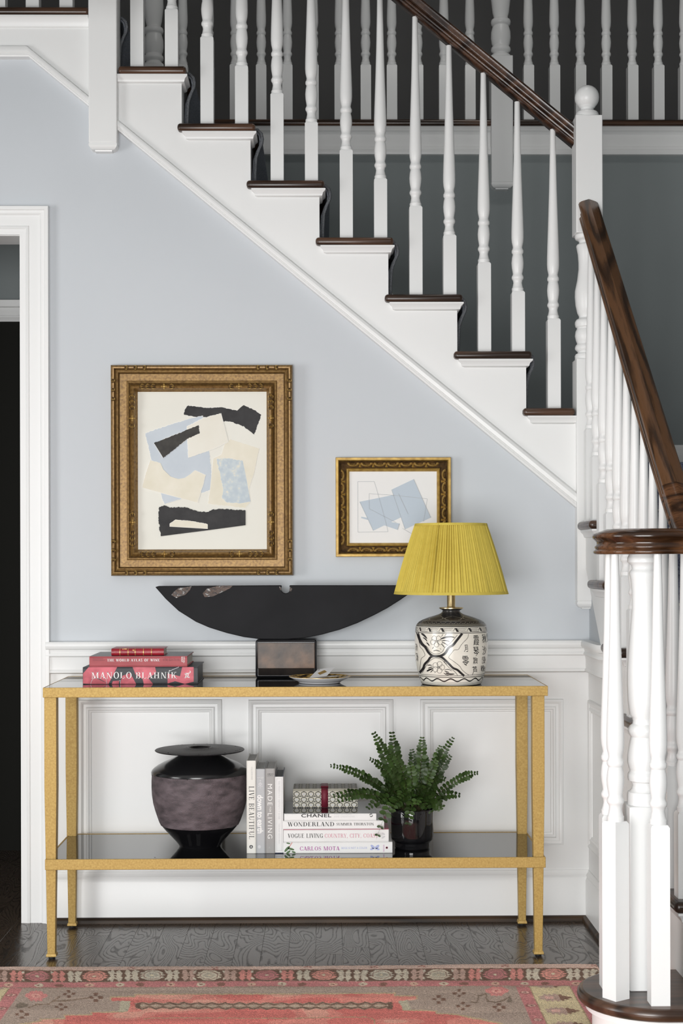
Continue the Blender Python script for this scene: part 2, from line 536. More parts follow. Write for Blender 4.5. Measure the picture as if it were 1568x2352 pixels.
def flight_profile(nos, zs, run, t0, out=.012, drop=True):
    """points up the flight: nos = nosing coordinate (decreasing upwards), zs = tread levels"""
    p = []
    for i, (x, z) in enumerate(zip(nos, zs)):
        rise = .188
        p += [(x - .008, z - rise + .011), (x - .0075, z - rise + .05), (x - .004, z - .085), (x + .006, z - .056), (x + .0155, z - .036), (x + .0175, z - .022), (x + .014, z - .004), (x + .002, z + t0), (x - .03, z + t0)]
        p += [(x - run + .004, z + t0)]
    return p


t0 = .009
fp = flight_profile(XN[1:8], [ZK(k) for k in range(2, 9)], RUN, t0)
w = MB()
inner = [(x - .008, z - .008) for x, z in fp]
ring0 = fp + inner[::-1]
nn = len(fp)
ya, yb = .066, 1.09
vs = [(x, ya, z) for x, z in fp] + [(x, yb, z) for x, z in fp] + [(x, ya, z) for x, z in inner] + [(x, yb, z) for x, z in inner]
fs = []
for i in range(nn - 1):
    fs += [(i, i + 1, nn + i + 1, nn + i), (2 * nn + i, 3 * nn + i, 3 * nn + i + 1, 2 * nn + i + 1), (i, 2 * nn + i, 2 * nn + i + 1, i + 1), (nn + i, nn + i + 1, 3 * nn + i + 1, 3 * nn + i)]
w.add(vs, fs)
RU = obj('stair_runner', w, M['runner'], None, ang=80)
tag(RU, 'slate grey wool runner draped down the upper stair flight', 'runner')
w = MB(); w.tube([(x + .001, ya - .002, z - .002) for x, z in fp], .006, 5)
obj('binding', w, M['binding'], RU, ang=80)

# ------------------------------------------------------------------ balusters
PX = .00145
TURN = [(0, 13.2), (7, 13.6), (8.5, 12.4), (13, 11.2), (20, 9.9), (26, 11), (28, 12.6), (30.5, 13.7), (34, 13.7), (36.5, 12.4), (40, 11.0), (44, 11.5), (55, 13.4),
        (66, 14.1), (78, 13.0), (86, 11.2), (87.5, 12.2), (90, 13.6), (95, 13.6), (97, 12.2), (102, 10.9), (107, 11.8), (114, 13.4), (124, 14.2), (140, 14.1), (170, 13.2),
        (220, 11.4), (300, 8.9), (380, 7.2), (438, 6.3)]
BM = {}


def baluster_mesh(block, w=.0433, top=438):
    key = (round(block, 4), w, top)
    if key in BM: return BM[key]
    mb = MB()
    h = w / 2; c = .004
    mb.loft([[(-h, -h, 0), (h, -h, 0), (h, h, 0), (-h, h, 0)], [(-h, -h, block - .006), (h, -h, block - .006), (h, h, block - .006), (-h, h, block - .006)],
             [(-h + c, -h + c, block), (h - c, -h + c, block), (h - c, h - c, block), (-h + c, h - c, block)]])
    pr = [(r * PX * w / .0433, block + d * PX) for d, r in TURN if d <= top]
    if pr[-1][1] < block + top * PX: pr.append((.0087, block + top * PX))
    mb.lathe(pr, seg=20)
    o = obj('baluster', mb, M['white'], None, ang=40)
    BM[key] = o.data
    bpy.data.objects.remove(o)
    return BM[key]


def baluster(parent, x, y, z, block, rot=0.0, w=.0433, top=438):
    o = bpy.data.objects.new('baluster', baluster_mesh(block, w, top))
    COL.objects.link(o)
    o.parent = parent
    o.location = Vector((x, y, z)) - root_loc(parent)
    o.rotation_euler = (0, 0, rot)
    return o


RP = [(0, .0585), (.012, .0545), (.024, .0505), (.0305, .0475), (.0335, .0425), (.0315, .037), (.0255, .031), (.0230, .027), (.0235, .022), (.0275, .0185), (.0275, .0150),
      (.0255, .0118), (.0290, .0092), (.0310, .0055), (.0290, .0015), (.026, 0)]
RPF = RP + [(-u, v) for u, v in RP[::-1] if u > 0]


def rail(mb, pts, sc=1.0, vsc=1.0):           # sweep of the moulded handrail section; pts run along its top ridge
    pts = [Vector(p) for p in pts]
    rings = []
    for i, p in enumerate(pts):
        t = (pts[min(i + 1, len(pts) - 1)] - pts[max(i - 1, 0)]).normalized()
        s = Vector((0, 0, 1)).cross(t).normalized()
        n = t.cross(s).normalized()
        rings.append([tuple(p + s * (u * sc) + n * ((v - .058) * vsc)) for u, v in RPF])
    return mb.loft(rings)


def newel(parent, x, y, levels, w=.088, ball=True, turned=None, name='newel_post', m=None):
    """square blocks between z pairs in levels, turned = [(radius, z)...] sections"""
    m = m or M['white']
    h = w / 2
    mb = MB()
    for za, zb in levels['blocks']:
        mb.box(x - h, x + h, y - h, y + h, za, zb)
    for pr in turned or []:
        mb.lathe(pr, (x, y, 0), 36)
    o = obj(name, mb, m, parent, ang=40, bevel=.003, seg=2)
    if ball:
        zb = levels['blocks'][-1][1]
        b = MB()
        b.lathe([(.040, zb), (.040, zb + .008), (.038, zb + .012), (.037, zb + .016), (.034, zb + .020), (.024, zb + .022), (.0215, zb + .027), (.022, zb + .033), (.026, zb + .036), (.028, zb + .040)] +
                [(.0405 * math.cos(a), zb + .069 + .0405 * math.sin(a)) for a in [math.radians(d) for d in (-45, -30, -15, 0, 15, 30, 45, 60, 72, 82, 90)]], (x, y, 0), 36)
        obj('ball_finial', b, m, o, ang=30)
    if 'drop' in levels:
        za = levels['blocks'][0][0]
        d = MB()
        for (dz0, dz1, hh0, hh1) in ((-.001, .003, h - .0015, h - .0015), (.003, .009, h, h), (.009, .014, h, h - .0025), (.014, .018, h - .0025, h - .006), (.018, .021, h - .006, h - .011), (.021, .025, h - .018, h - .019)):
            d.loft([[(x - a, y - a, za - z), (x + a, y - a, za - z), (x + a, y + a, za - z), (x - a, y + a, za - z)] for z, a in ((dz0, hh0), (dz1, hh1))])
        obj('drop_finial', d, m, o, smooth=False)
    return o


# ---- upper railing
UR = thing('stair_railing', 'white turned balusters and brown handrail rising to the left above the console', 'railing', at(1348, 1068, 0))
YA = .030
zr0 = at(1321, 288, YA).z; xr0 = at(1321, 288, YA).x
w = MB()
xe = -0.70
rail(w, [(xr0 + .03, YA, zr0 - .03 * SL), (xr0 - .4, YA, zr0 + .4 * SL), (xe, YA, zr0 + (xr0 - xe) * SL)], .95, 1.05)
obj('handrail', w, M['railA'], UR)
for i, (bx, k) in enumerate(((318, 7), (397, 7), (478, 6), (557, 6), (638, 5), (716.5, 5), (796, 4), (874.5, 4), (955, 3), (1032.5, 3), (1111.5, 2), (1189, 2), (1270.5, 1))):
    p = at(bx, 937, YA)
    blk = .304 if i % 2 == 0 else .208
    ztop = zr0 + (xr0 - p.x) * SL - .058 * 1.05 / ca + .012
    z0 = ZK(k)
    baluster(UR, p.x, YA, z0, blk, top=min(438, (ztop - z0 - blk) / PX))
# landing newel at the turn
nx, ny = at(1348.5, 600, 0).x, 0.0
zz = lambda y: at(1348, y, -.03).z
pxm = 5.0 / F
L = dict(blocks=[(zz(1381), zz(824)), (zz(536), zz(266))], drop=1)
nr = lambda lst: [((1348.5 - xx) * pxm, zz(yy)) for xx, yy in lst]
TN = nr([(1319, 826), (1319.5, 820), (1319, 815), (1321, 811), (1326, 809), (1326, 806), (1320, 800), (1319.5, 796), (1321, 791), (1325, 787), (1322, 780), (1319.5, 769), (1321, 758), (1325, 751),
         (1321, 748), (1319.5, 741), (1320, 736), (1323, 731), (1328.5, 729), (1329, 724), (1325, 716), (1321, 698), (1319.5, 678), (1320, 664), (1325, 640), (1328, 615), (1328, 600), (1326.5, 580),
         (1323, 562), (1324, 558), (1329.5, 556), (1330, 551), (1326, 548), (1321, 546), (1319.5, 540), (1320, 535)])
newel(UR, nx, ny, L, turned=[TN])
# top newel on the left
nx2 = at(240, 100, 0).x
newel(UR, nx2, 0, dict(blocks=[(at(240, 328, -.04).z, 4.05)], drop=1), w=.093)
# short run of balusters on the upper landing
for bx in (77, 154, 0, -77, -154):
    p = at(bx, 20, YA)
    baluster(UR, p.x, YA, GZ, .208, top=430)
w = MB(); rail(w, [(-1.5, YA, GZ + .895), (nx2, YA, GZ + .895)])
obj('landing_handrail', w, M['gallery'], UR)

# ---- gallery across the stairwell
GA = thing('gallery_landing', 'shadowed gallery edge with dark nosing and pale fascia across the stairwell', 'landing', (0.3, FARY, GZ))
w = MB(); w.box(-.62, 3.1, FARY - .035, FARY + .12, GZ - TH_, GZ)
obj('nosing', w, M['tread'], GA, bevel=.0105, seg=4, ang=60)
w = MB(); w.box(-3.5, 3.1, FARY + .12, 3.0, GZ - .12, GZ - .003)
obj('hall_floor', w, M['tread'], GA, smooth=False)
zf = at(1450, 358, FARY).z
w = MB()
w.loft([[(x, FARY - p, z) for p, z in [(0, GZ - TH_), (.018, GZ - TH_), (.018, GZ - TH_ - .016), (.006, GZ - TH_ - .022), (.006, zf + .036), (.018, zf + .034), (.018, zf + .024), (.024, zf + .022), (.026, zf + .008), (.022, zf), (0, zf)]] for x in (-.74, 3.1)])
obj('fascia', w, M['white'], GA)
GR = thing('gallery_railing', 'dim white balustrade on the far gallery behind the stair handrail', 'railing', (0.3, FARY + .03, GZ))
YG = FARY + .035
xg = at(1147.5, 270, YG).x
sp = at(1213, 270, YG).x - at(1272.7, 270, YG).x
for i in range(-14, 9):
    if i in (0, -13) or i < -16: continue
    base = at(1213, 270, YG).x if i > 0 else at(1079, 270, YG).x
    x = base - sp * (i - 1) if i > 0 else base - sp * (-i - 1) * -1
    x = (at(1213, 270, YG).x + abs(sp) * (i - 1)) if i > 0 else (at(1079, 270, YG).x - abs(sp) * (-i - 1))
    if x < -.60: continue
    baluster(GR, x, YG, GZ, .243, top=438)
zz2 = lambda y: at(1147, y, FARY - .03).z
NB = lambda z0: [(r, z0 + z) for r, z in [(.040, 0), (.041, .008), (.040, .013), (.031, .016), (.031, .022), (.040, .030), (.041, .036), (.039, .044), (.033, .050), (.038, .062), (.041, .085), (.040, .11),
                                       (.033, .135), (.039, .140), (.041, .150), (.039, .160), (.030, .163), (.029, .17), (.034, .19), (.041, .25), (.038, .34), (.030, .42), (.034, .50), (.038, .53)]]
newel(GR, xg, FARY - .005, dict(blocks=[(at(1147, 418, FARY - .05).z, zz2(130)), (zz2(130) + .53, zz2(130) + .75)], drop=1), w=.090, turned=[NB(zz2(130))])
xg2 = at(354, 100, YG).x
newel(GR, xg2, FARY + .02, dict(blocks=[(GZ, zz2(146)), (zz2(146) + .53, zz2(146) + .75)]), w=.090, turned=[NB(zz2(146))])
w = MB(); rail(w, [(xg2, YG, GZ + .93), (3.0, YG, GZ + .93)])
obj('handrail', w, M['gallery'], GR)

# ------------------------------------------------------------------ lower flight (comes down towards the camera on the right)
LF = thing('staircase', 'white lower stair flight with dark oak treads behind the rounded railing, at the right', 'staircase', (1.4, -1.5, 0))
YK = lambda k: 4.735 - .23 * (7 - k) - 5.0    # nosing of tread k
ZB = lambda k: .1888 * k
XB0, XB1 = .835, 2.01
SX = .862                                     # stringer face
pts = [(.03, zskirt(.03)), (.03, ZB(8) - .028)]
for k in range(7, 1, -1):
    yr = YK(k + 1) + .022
    pts += [(yr, ZB(k + 1) - .028), (yr, ZB(k) - .028)]
yr = YK(2) + .022
pts += [(yr, ZB(2) - .028), (yr, 0.0), (-1.33, 0.0)]
w = MB(); w.prism(pts, SX, XR - .001, 'x')
SB = obj('stringer', w, M['white'], LF, smooth=False)
for k in range(2, 8):
    w = MB(); w.box(XB0, XB1, YK(k), YK(k + 1) + .05, ZB(k) - .027, ZB(k))
    t = obj('tread', w, M['treadY'], LF, bevel=.0115, seg=4, ang=60)
    c = MB()
    pr = [(0, 0), (.018, 0), (.018, -.006), (.010, -.013), (.006, -.024), (0, -.026)]
    c.loft([[(SX - p, YK(k + 1) + .03, ZB(k) - .027 + z) for p, z in pr], [(SX - p, YK(k) + .022 - p, ZB(k) - .027 + z) for p, z in pr], [(XB1, YK(k) + .022 - p, ZB(k) - .027 + z) for p, z in pr]])
    obj('cove_molding', c, M['white'], t)
for k in range(2, 9):
    w = MB(); w.box(XR - .0015, XB1, YK(k) + .0225, YK(k) + .04, ZB(k - 1), ZB(k) - .027)
    obj('riser', w, M['white'], LF, smooth=False)
w = MB(); w.box(.84, XB1, YK(8), FARY, 1.511 - .03, 1.511)
obj('landing_floor', w, M['tread'], LF, bevel=.0105, seg=3, ang=60)
w = MB(); w.loft([[(x, FARY - p, 1.511 + z) for p, z in [(0, 0), (.018, 0), (.018, .115), (.012, .135), (.008, .142), (.008, .155), (.003, .162), (0, .162)]] for x in (.6, 2.02)])
obj('landing_baseboard', w, M['white'], LF)
# curtail step: rounded end swinging out to the left
cx_, cy_, cr = .768, -1.470, .175
def curtail(mb, r, y0, z0, z1, xr, yb):
    poly = [(xr, y0), (cx_, y0)] + [(cx_ + r * math.cos(a), cy_ + r * math.sin(a)) for a in [math.radians(-90 - 7.5 * i) for i in range(1, 25)]]
    poly += [(.90, cy_ + r), (.90, yb), (xr, yb)]
    return mb.prism(poly, z0, z1, 'z')
w = MB(); curtail(w, cr, cy_ - cr, ZB(1) - .030, ZB(1), XB1, YK(2) + .03)
CT = obj('tread', w, M['treadY'], LF, bevel=.013, seg=4, ang=60)
CT['label'] = 'bottom tread with a rounded end'
w = MB(); curtail(w, cr - .035, cy_ - cr + .035, 0, ZB(1) - .030, XB1, YK(2) + .03)
obj('riser', w, M['white'], LF, ang=30)
w = MB(); curtail(w, cr - .020, cy_ - cr + .020, ZB(1) - .046, ZB(1) - .030, XB1, YK(2) + .03)
obj('cove_molding', w, M['white'], CT, ang=30)

# runner of the lower flight, woven with pale stripes and dashes
m = mat('blue_woven_runner', (0.09, 0.10, 0.15), 0.95, 0, .1)
nt, b, new, link = nodes(m)
tc = new('ShaderNodeTexCoord')
br = new('ShaderNodeTexNoise'); br.inputs['Scale'].default_value = 160; br.inputs['Detail'].default_value = 2
link(tc.outputs['Object'], br.inputs['Vector'])
r1 = ramp(nt, [(.35, (.045, .052, .085)), (.6, (.14, .155, .21))]); link(br.outputs['Fac'], r1.inputs[0])
wv = new('ShaderNodeTexWave'); wv.bands_direction = 'Z'; wv.inputs['Scale'].default_value = 3.1; wv.inputs['Distortion'].default_value = 0
link(tc.outputs['Object'], wv.inputs['Vector'])
vr = new('ShaderNodeTexVoronoi'); vr.inputs['Scale'].default_value = 75
link(tc.outputs['Object'], vr.inputs['Vector'])
r2 = ramp(nt, [(.90, (0, 0, 0)), (.96, (1, 1, 1))]); link(wv.outputs['Fac'], r2.inputs[0])
r3 = ramp(nt, [(.40, (1, 1, 1)), (.48, (0, 0, 0))]); link(vr.outputs['Distance'], r3.inputs[0])
mm = new('ShaderNodeMix'); mm.data_type = 'RGBA'; mm.blend_type = 'MULTIPLY'; mm.inputs[0].default_value = 1
link(r2.outputs[0], mm.inputs[6]); link(r3.outputs[0], mm.inputs[7])
mx = new('ShaderNodeMix'); mx.data_type = 'RGBA'
link(mm.outputs[2], mx.inputs[0]); link(r1.outputs[0], mx.inputs[6]); mx.inputs[7].default_value = (.42, .40, .34, 1)
link(mx.outputs[2], b.inputs['Base Color'])
M['runnerB'] = m
fpb = flight_profile([-YK(k) for k in range(2, 9)], [ZB(k) for k in range(2, 9)], .23, t0)
fpb = fpb[:-1] + [(-1.05, ZB(8) + t0)]
w = MB(); nn = len(fpb)
xa, xb = .965, 1.80
inner = [(y - .008, z - .008) for y, z in fpb]
vs = [(xa, -y, z) for y, z in fpb] + [(xb, -y, z) for y, z in fpb] + [(xa, -y, z) for y, z in inner] + [(xb, -y, z) for y, z in inner]
fs = []
for i in range(nn - 1):
    fs += [(i, i + 1, nn + i + 1, nn + i), (2 * nn + i, 3 * nn + i, 3 * nn + i + 1, 2 * nn + i + 1), (i, 2 * nn + i, 2 * nn + i + 1, i + 1), (nn + i, nn + i + 1, 3 * nn + i + 1, 3 * nn + i)]
w.add(vs, fs)
tag(obj('stair_runner', w, M['runnerB'], None, ang=80), 'blue woven stair runner with pale dashes behind the lower balusters', 'runner')

# ---- lower railing with its volute
LR = thing('stair_railing', 'white balusters with brown handrail curling into a volute at the bottom right', 'railing', (.756, -1.45, ZB(1)))
XRL = .874
topz = lambda y: 1.323 + .8217 * (y + 5 - 4.735) + .885
ZV = at(1460, 1216, -1.5).z
vx, vy = .756, -1.450
path = [(XRL, -.048, topz(-.048) ), (XRL, -.5, topz(-.5)), (XRL, -.95, topz(-.95)), (XRL, -1.10, topz(-1.10))]
ye = -1.10
for i in range(1, 9):                          # easing from the rake to level
    t = i / 8
    y = ye - .33 * t
    s0 = topz(ye); 
    path.append((XRL, y, s0 * (1 - t) ** 2 + 2 * t * (1 - t) * (s0 - .165 * .8217 * 0.98) + t * t * ZV))
z_end = path[-1][2]
sp_ = [(0, .118), (-15, .124), (-30, .131), (-45, .137), (-60, .141), (-75, .142), (-90, .141), (-105, .139), (-120, .135), (-135, .128), (-150, .113), (-165, .098), (-180, .086), (-197, .078), (-215, .071), (-235, .064), (-258, .056), (-283, .047), (-310, .038)]
for a, r in sp_[0:]:
    a = math.radians(a)
    path.append((vx + r * math.cos(a), vy + r * math.sin(a), ZV))
w = MB(); rail(w, path[:8])
HR = obj('handrail', w, M['railB'], LR, ang=32)
w = MB(); rail(w, path[7:])
HR = obj('volute', w, M['volute'], LR, ang=55)
w = MB()
w.lathe([(0, ZV - .0585)] + [(.052 - .034 + u if u > 0 else 0.0, ZV - .058 + v) for u, v in RP[::-1]][0:-1] + [(0, ZV + .0005)], (vx, vy, 0), 32, cap=False)
obj('volute_eye', w, M['volute'], HR, ang=32)
rb = .058 / ca
for k in range(7, 1, -1):
    for d, blk in ((.178, .304), (.062, .208)):
        y = YK(k) + d + (-.005 if k == 7 and d > .1 else 0)
        zt = topz(y) - rb + .012
        baluster(LR, XRL, y, ZB(k), blk, top=min(438, (zt - ZB(k) - blk) / PX))
tc_ = (ZV - .05 - ZB(1) - .408) / PX
for (bx, by, ro) in ((.668, -1.545, math.radians(34)), (.757, -1.588, 0), (.672, -1.452, math.radians(0)), (.858, -1.565, math.radians(-24)), (.878, -1.47, 0)):
    baluster(LR, bx, by, ZB(1), .408, ro, top=min(438, tc_))
zn = lambda y: 1.2 - (y - 1285) * 3.53 / F
rn = lambda x: (1481 - x) * 3.53 / F
TB = [(rn(x), zn(y)) for x, y in [(1441, 1860), (1439.8, 1838), (1440, 1830), (1442, 1824), (1446, 1822), (1451, 1816), (1452, 1808), (1449, 1801), (1443, 1798), (1441, 1790), (1442, 1782), (1447, 1776), (1444, 1768), (1440.5, 1752), (1441.5, 1738),
      (1445, 1715), (1449, 1697), (1446, 1693), (1442.5, 1685), (1442.7, 1678), (1447, 1671), (1453, 1667), (1454, 1660), (1452, 1652), (1446, 1645), (1442.5, 1615), (1440.5, 1575), (1440.8, 1545), (1444, 1500), (1449, 1440), (1452.5, 1400),
      (1452, 1360), (1449, 1330), (1446, 1319), (1448, 1314), (1453, 1308), (1451, 1300), (1447, 1297), (1442.5, 1293), (1442, 1286), (1443, 1281), (1446, 1276), (1446, 1255)]]
newel(LR, vx, vy, dict(blocks=[(ZB(1), zn(1853))]), w=.0905, ball=False, turned=[TB])
# ------------------------------------------------------------------ lettering
def arcpoly(cx, cy, rx, ry, wx, wy, a0=0, a1=360, n=28):
    fs = []
    st = [math.radians(a0 + (a1 - a0) * i / n) for i in range(n + 1)]
    for a, b in zip(st[:-1], st[1:]):
        fs.append([(cx + rx * math.cos(a), cy + ry * math.sin(a)), (cx + rx * math.cos(b), cy + ry * math.sin(b)),
                   (cx + (rx - wx) * math.cos(b), cy + (ry - wy) * math.sin(b)), (cx + (rx - wx) * math.cos(a), cy + (ry - wy) * math.sin(a))])
    return fs


def serif_glyph(ch, T=.17, t=.05):
    """Didone-like capitals: heavy stems, hairline joins, flat serifs; cap height 1"""
    R = lambda x0, x1, y0, y1: [(x0, y0), (x1, y0), (x1, y1), (x0, y1)]
    D = lambda x0, x1, w, y0=0, y1=1: [(x0, y0), (x0 + w, y0), (x1 + w, y1), (x1, y1)]
    def S(x, w, y):                            # serif on a stem
        return R(x - .08, x + w + .08, y, y + t) if y < .5 else R(x - .08, x + w + .08, y - t, y)
    V = lambda x, w=T: [R(x, x + w, 0, 1), S(x, w, 0), S(x, w, 1)]
    H = lambda x0, x1, y, w=t: R(x0, x1, y - w / 2, y + w / 2)
    x = .09
    if ch == ' ': return [], .42
    if ch == 'I': return V(x), T + .26
    if ch == '\u00cd': return V(x) + [[(x + .07, 1.08), (x + .12, 1.08), (x + .30, 1.30), (x + .20, 1.30)]], T + .26
    if ch == 'L': return V(x) + [H(x, .66, t / 2), [(.60, 0), (.66, 0), (.66, .27), (.63, .27)]], .74
    if ch == 'T': return V(.30) + [H(.03, .30 * 2 + T - .03, 1 - t / 2), [(.03, 1), (.09, 1), (.06, .73), (.03, .73)], [(.68, 1), (.74, 1), (.74, .73), (.71, .73)]], .80
    if ch in 'EF':
        g = V(x) + [H(x, .62, 1 - t / 2), [(.56, 1), (.62, 1), (.62, .74), (.59, .74)], H(x, .46, .52), R(.43, .46, .40, .64)]
        if ch == 'E': g += [H(x, .66, t / 2), [(.60, 0), (.66, 0), (.66, .27), (.63, .27)]]
        return g, .74 if ch == 'E' else .70
    if ch == 'H': return V(x) + V(.62) + [H(x, .70, .51)], .95
    if ch == 'N': return V(x, t) + V(.70, t) + [D(.70 - T + .05, x - .04, T, 0, 1)], .90
    if ch == 'M': return V(x, t) + V(.84) + [D(.44, x, T), [(.44 + T * .5, 0), (.44 + T * .5 + t, 0), (.90, 1), (.90 - t, 1)]], 1.14
    if ch == 'A': return [D(.06, .34, t), D(.56, .30, T + .02), H(.14, .62, .32), R(-.02, .18, 0, t), R(.48, .86, 0, t)], .84
    if ch == 'V': return [D(.30, .04, T + .02), [(.36, 0), (.36 + t, 0), (.70, 1), (.70 - t, 1)], R(-.04, .30, 1 - t, 1), R(.56, .80, 1 - t, 1)], .76
    if ch == 'W': return [D(.26, .04, T), [(.32, 0), (.36, 0), (.56, 1), (.52, 1)], D(.68, .46, T), [(.74, 0), (.78, 0), (1.04, 1), (1.0, 1)], R(-.04, .30, 1 - t, 1), R(.40, .66, 1 - t, 1), R(.90, 1.13, 1 - t, 1)], 1.10
    if ch == 'Y': return [R(.30, .30 + T, 0, .5), S(.30, T, 0), D(.30, .04, T, .45, 1), [(.42, .45), (.47, .45), (.74, 1), (.69, 1)], R(-.03, .29, 1 - t, 1), R(.60, .83, 1 - t, 1)], .80
    if ch == 'K': return V(x) + [[(x + T, .36), (x + T, .44), (.66, 1), (.72, 1)], D(.60, .34, T, 0, .58), R(.52, .88, 0, t), R(.52, .82, 1 - t, 1)], .88
    if ch == 'O': return arcpoly(.44, .5, .40, .52, T, t), .88
    if ch == 'C': return arcpoly(.44, .5, .40, .52, T, t, 38, 322) + [R(.73, .78, .70, 1.0), R(.74, .78, .02, .24)], .84
    if ch == 'G': return arcpoly(.44, .5, .40, .52, T, t, 38, 325) + [R(.73, .78, .70, 1.0), R(.64, .80, .03, .45), R(.56, .88, .42, .47)], .92
    if ch == 'D': return V(x) + arcpoly(.34, .5, .48, .5, T, t, -90, 90) + [H(x, .36, 1 - t / 2), H(x, .36, t / 2)], .90
    if ch in 'PRB':
        g = V(x) + arcpoly(.38, .755, .28, .245, T * .9, t, -90, 90) + [H(x, .40, 1 - t / 2), H(x, .40, .535)]
        if ch == 'R': g += [D(.60, .40, T, 0, .52), R(.60, .86, 0, t)]
        if ch == 'B': g += arcpoly(.38, .27, .32, .27, T, t, -90, 90) + [H(x, .40, t / 2)]
        return g, {'P': .74, 'R': .86, 'B': .80}[ch]
    if ch == 'S':
        return arcpoly(.32, .745, .255, .275, .09, t, 30, 250) + arcpoly(.34, .265, .275, .285, .09, t, -150, 70) + [[(.10, .70), (.28, .70), (.58, .30), (.42, .30)], R(.52, .56, .72, 1.0), R(.06, .10, .0, .28)], .68
    if ch == 'U': return [R(x, x + T, .3, 1), S(x, T, 1), R(.66, .66 + t, .3, 1), R(.58, .80, 1 - t, 1)] + arcpoly(.40, .32, .31, .34, T * .8, t, 180, 360), .86
    if ch == '8': return arcpoly(.36, .74, .26, .28, .12, t) + arcpoly(.36, .27, .31, .29, .14, t), .74
    if ch == ',': return [arc for arc in arcpoly(.12, .06, .08, .08, .08, .08)] + [[(.12, -.02), (.20, .04), (.10, -.2), (.06, -.2)]], .3
    return [], .4


def serif(s, T=.17, t=.05, gap=.07):
    vs, fs = [], []
    x = 0
    for ch in s:
        g, adv = serif_glyph(ch, T, t)
        for poly in g:
            b = len(vs)
            vs += [(x + p[0], p[1]) for p in poly]
            fs.append(tuple(range(b, b + len(poly))))
        x += adv + gap
    return vs, fs


_DG = {}


def sans(s, offset=0.0, spacing=1.0, lines=1.0):
    cu = bpy.data.curves.new('t', 'FONT')
    cu.body, cu.size, cu.offset, cu.space_character, cu.resolution_u = s, 1.0, offset, spacing, 3
    cu.space_line = lines
    o = bpy.data.objects.new('t', cu)
    COL.objects.link(o)
    me = bpy.data.meshes.new_from_object(o.evaluated_get(bpy.context.evaluated_depsgraph_get()))
    vs = [(v.co.x, v.co.y) for v in me.vertices]
    fs = [tuple(p.vertices) for p in me.polygons]
    bpy.data.objects.remove(o); bpy.data.curves.remove(cu); bpy.data.meshes.remove(me)
    return vs, fs


def put(name, glyphs, org, xd, yd, W, Hh, m, parent, lift=.0004, ref=None):
    """lay flat print on a surface: bounding box of the letters fitted to W x Hh from the corner org"""
    vs, fs = glyphs
    if not vs: return None
    x0, x1 = min(v[0] for v in vs), max(v[0] for v in vs)
    y0, y1 = min(v[1] for v in vs), max(v[1] for v in vs)
    if ref: y0, y1 = ref
    org, xd, yd = Vector(org), Vector(xd).normalized(), Vector(yd).normalized()
    nrm = xd.cross(yd) * lift
    mb = MB()
    mb.add([tuple(org + xd * ((v[0] - x0) / (x1 - x0) * W) + yd * ((v[1] - y0) / (y1 - y0) * Hh) + nrm) for v in vs], fs)
    me = bpy.data.meshes.new(name)
    off = root_loc(parent)
    me.from_pydata([tuple(Vector(v) - off) for v in mb.v], [], mb.f)
    me.materials.append(m)
    o = bpy.data.objects.new(name, me); COL.objects.link(o); o.parent = parent
    return o


def spine_text(name, glyphs, px0, px1, py0, py1, Y, m, parent, ref=None):      # upright print on a face towards the camera
    a, b = at(px0, py1, Y), at(px1, py0, Y)
    return put(name, glyphs, a, (1, 0, 0), (0, 0, 1), b.x - a.x, b.z - a.z, m, parent, ref=ref)


def spine_down(name, glyphs, px0, px1, py0, py1, Y, m, parent, ref=None):      # print that reads downwards
    a, b = at(px0, py0, Y), at(px1, py1, Y)
    return put(name, glyphs, (a.x, Y, a.z), (0, 0, -1), (1, 0, 0), a.z - b.z, b.x - a.x, m, parent, ref=ref)


def flat(name, polys, Y, m, parent, lift=.0004):           # list of pixel polygons printed on a face towards the camera
    mb = MB()
    for p in polys:
        mb.add([tuple(at(x, y, Y) + Vector((0, -lift, 0))) for x, y in p], [tuple(range(len(p)))])
    me = bpy.data.meshes.new(name)
    off = root_loc(parent)
    me.from_pydata([tuple(Vector(v) - off) for v in mb.v], [], mb.f)
    me.materials.append(m)
    o = bpy.data.objects.new(name, me); COL.objects.link(o); o.parent = parent
    return o


INK = mat('black_print', (.02, .02, .02), .5)
WHITEINK = mat('white_print', (.86, .85, .83), .5)
GREYINK = mat('grey_print', (.34, .34, .34), .5)
PALEINK = mat('pale_grey_print', (.55, .55, .56), .5)
PAGES = noisy('page_edges', [(0.3, (.62, .59, .52)), (0.7, (.80, .78, .72))], 300, .8, stretch=(1, 1, 3))
PAGESG = noisy('grey_page_edges', [(0.3, (.52, .52, .51)), (0.7, (.70, .70, .69))], 300, .8)

# ------------------------------------------------------------------ console table
TY, TB_ = -.487, -.045
TX0, TX1 = at(98, 1588, TY).x, at(1258, 1588, TY).x
ZT, ZTb = at(680, 1577.5, TY).z, at(680, 1600.5, TY).z
TABLE = thing('console_table', 'long gilt iron console table with two black glass shelves against the wainscot', 'table', (-.09, -.27, 0))
w = MB()
def ring(mb, x0, x1, y0, y1, z0, z1, t, zi):
    mb.box(x0, x1, y0, y0 + t, z0, z1); mb.box(x0, x1, y1 - t, y1, z0, z1)
    mb.box(x0, x0 + t, y0 + t, y1 - t, z0, z1); mb.box(x1 - t, x1, y0 + t, y1 - t, z0, z1)
ring(w, TX0, TX1, TY, TB_, ZTb, ZT, .0035, 0)
obj('top_frame', w, M['gold'], TABLE, smooth=False, bevel=.0016)
w = MB(); w.box(TX0 + .0035, TX1 - .0035, TY + .0035, TB_ - .0035, ZT - .008, ZT - .0008)
obj('glass_top', w, M['glass'], TABLE, smooth=False)
SX0, SX1 = at(103, 1984, TY + .006).x, at(1253, 1984, TY + .006).x
SYF, SYB = TY + .006, TB_ - .010
ZS, ZSb = at(680, 1971.5, SYF).z, at(680, 1996, SYF).z
w = MB(); ring(w, SX0, SX1, SYF, SYB, ZSb, ZS, .006, 0)
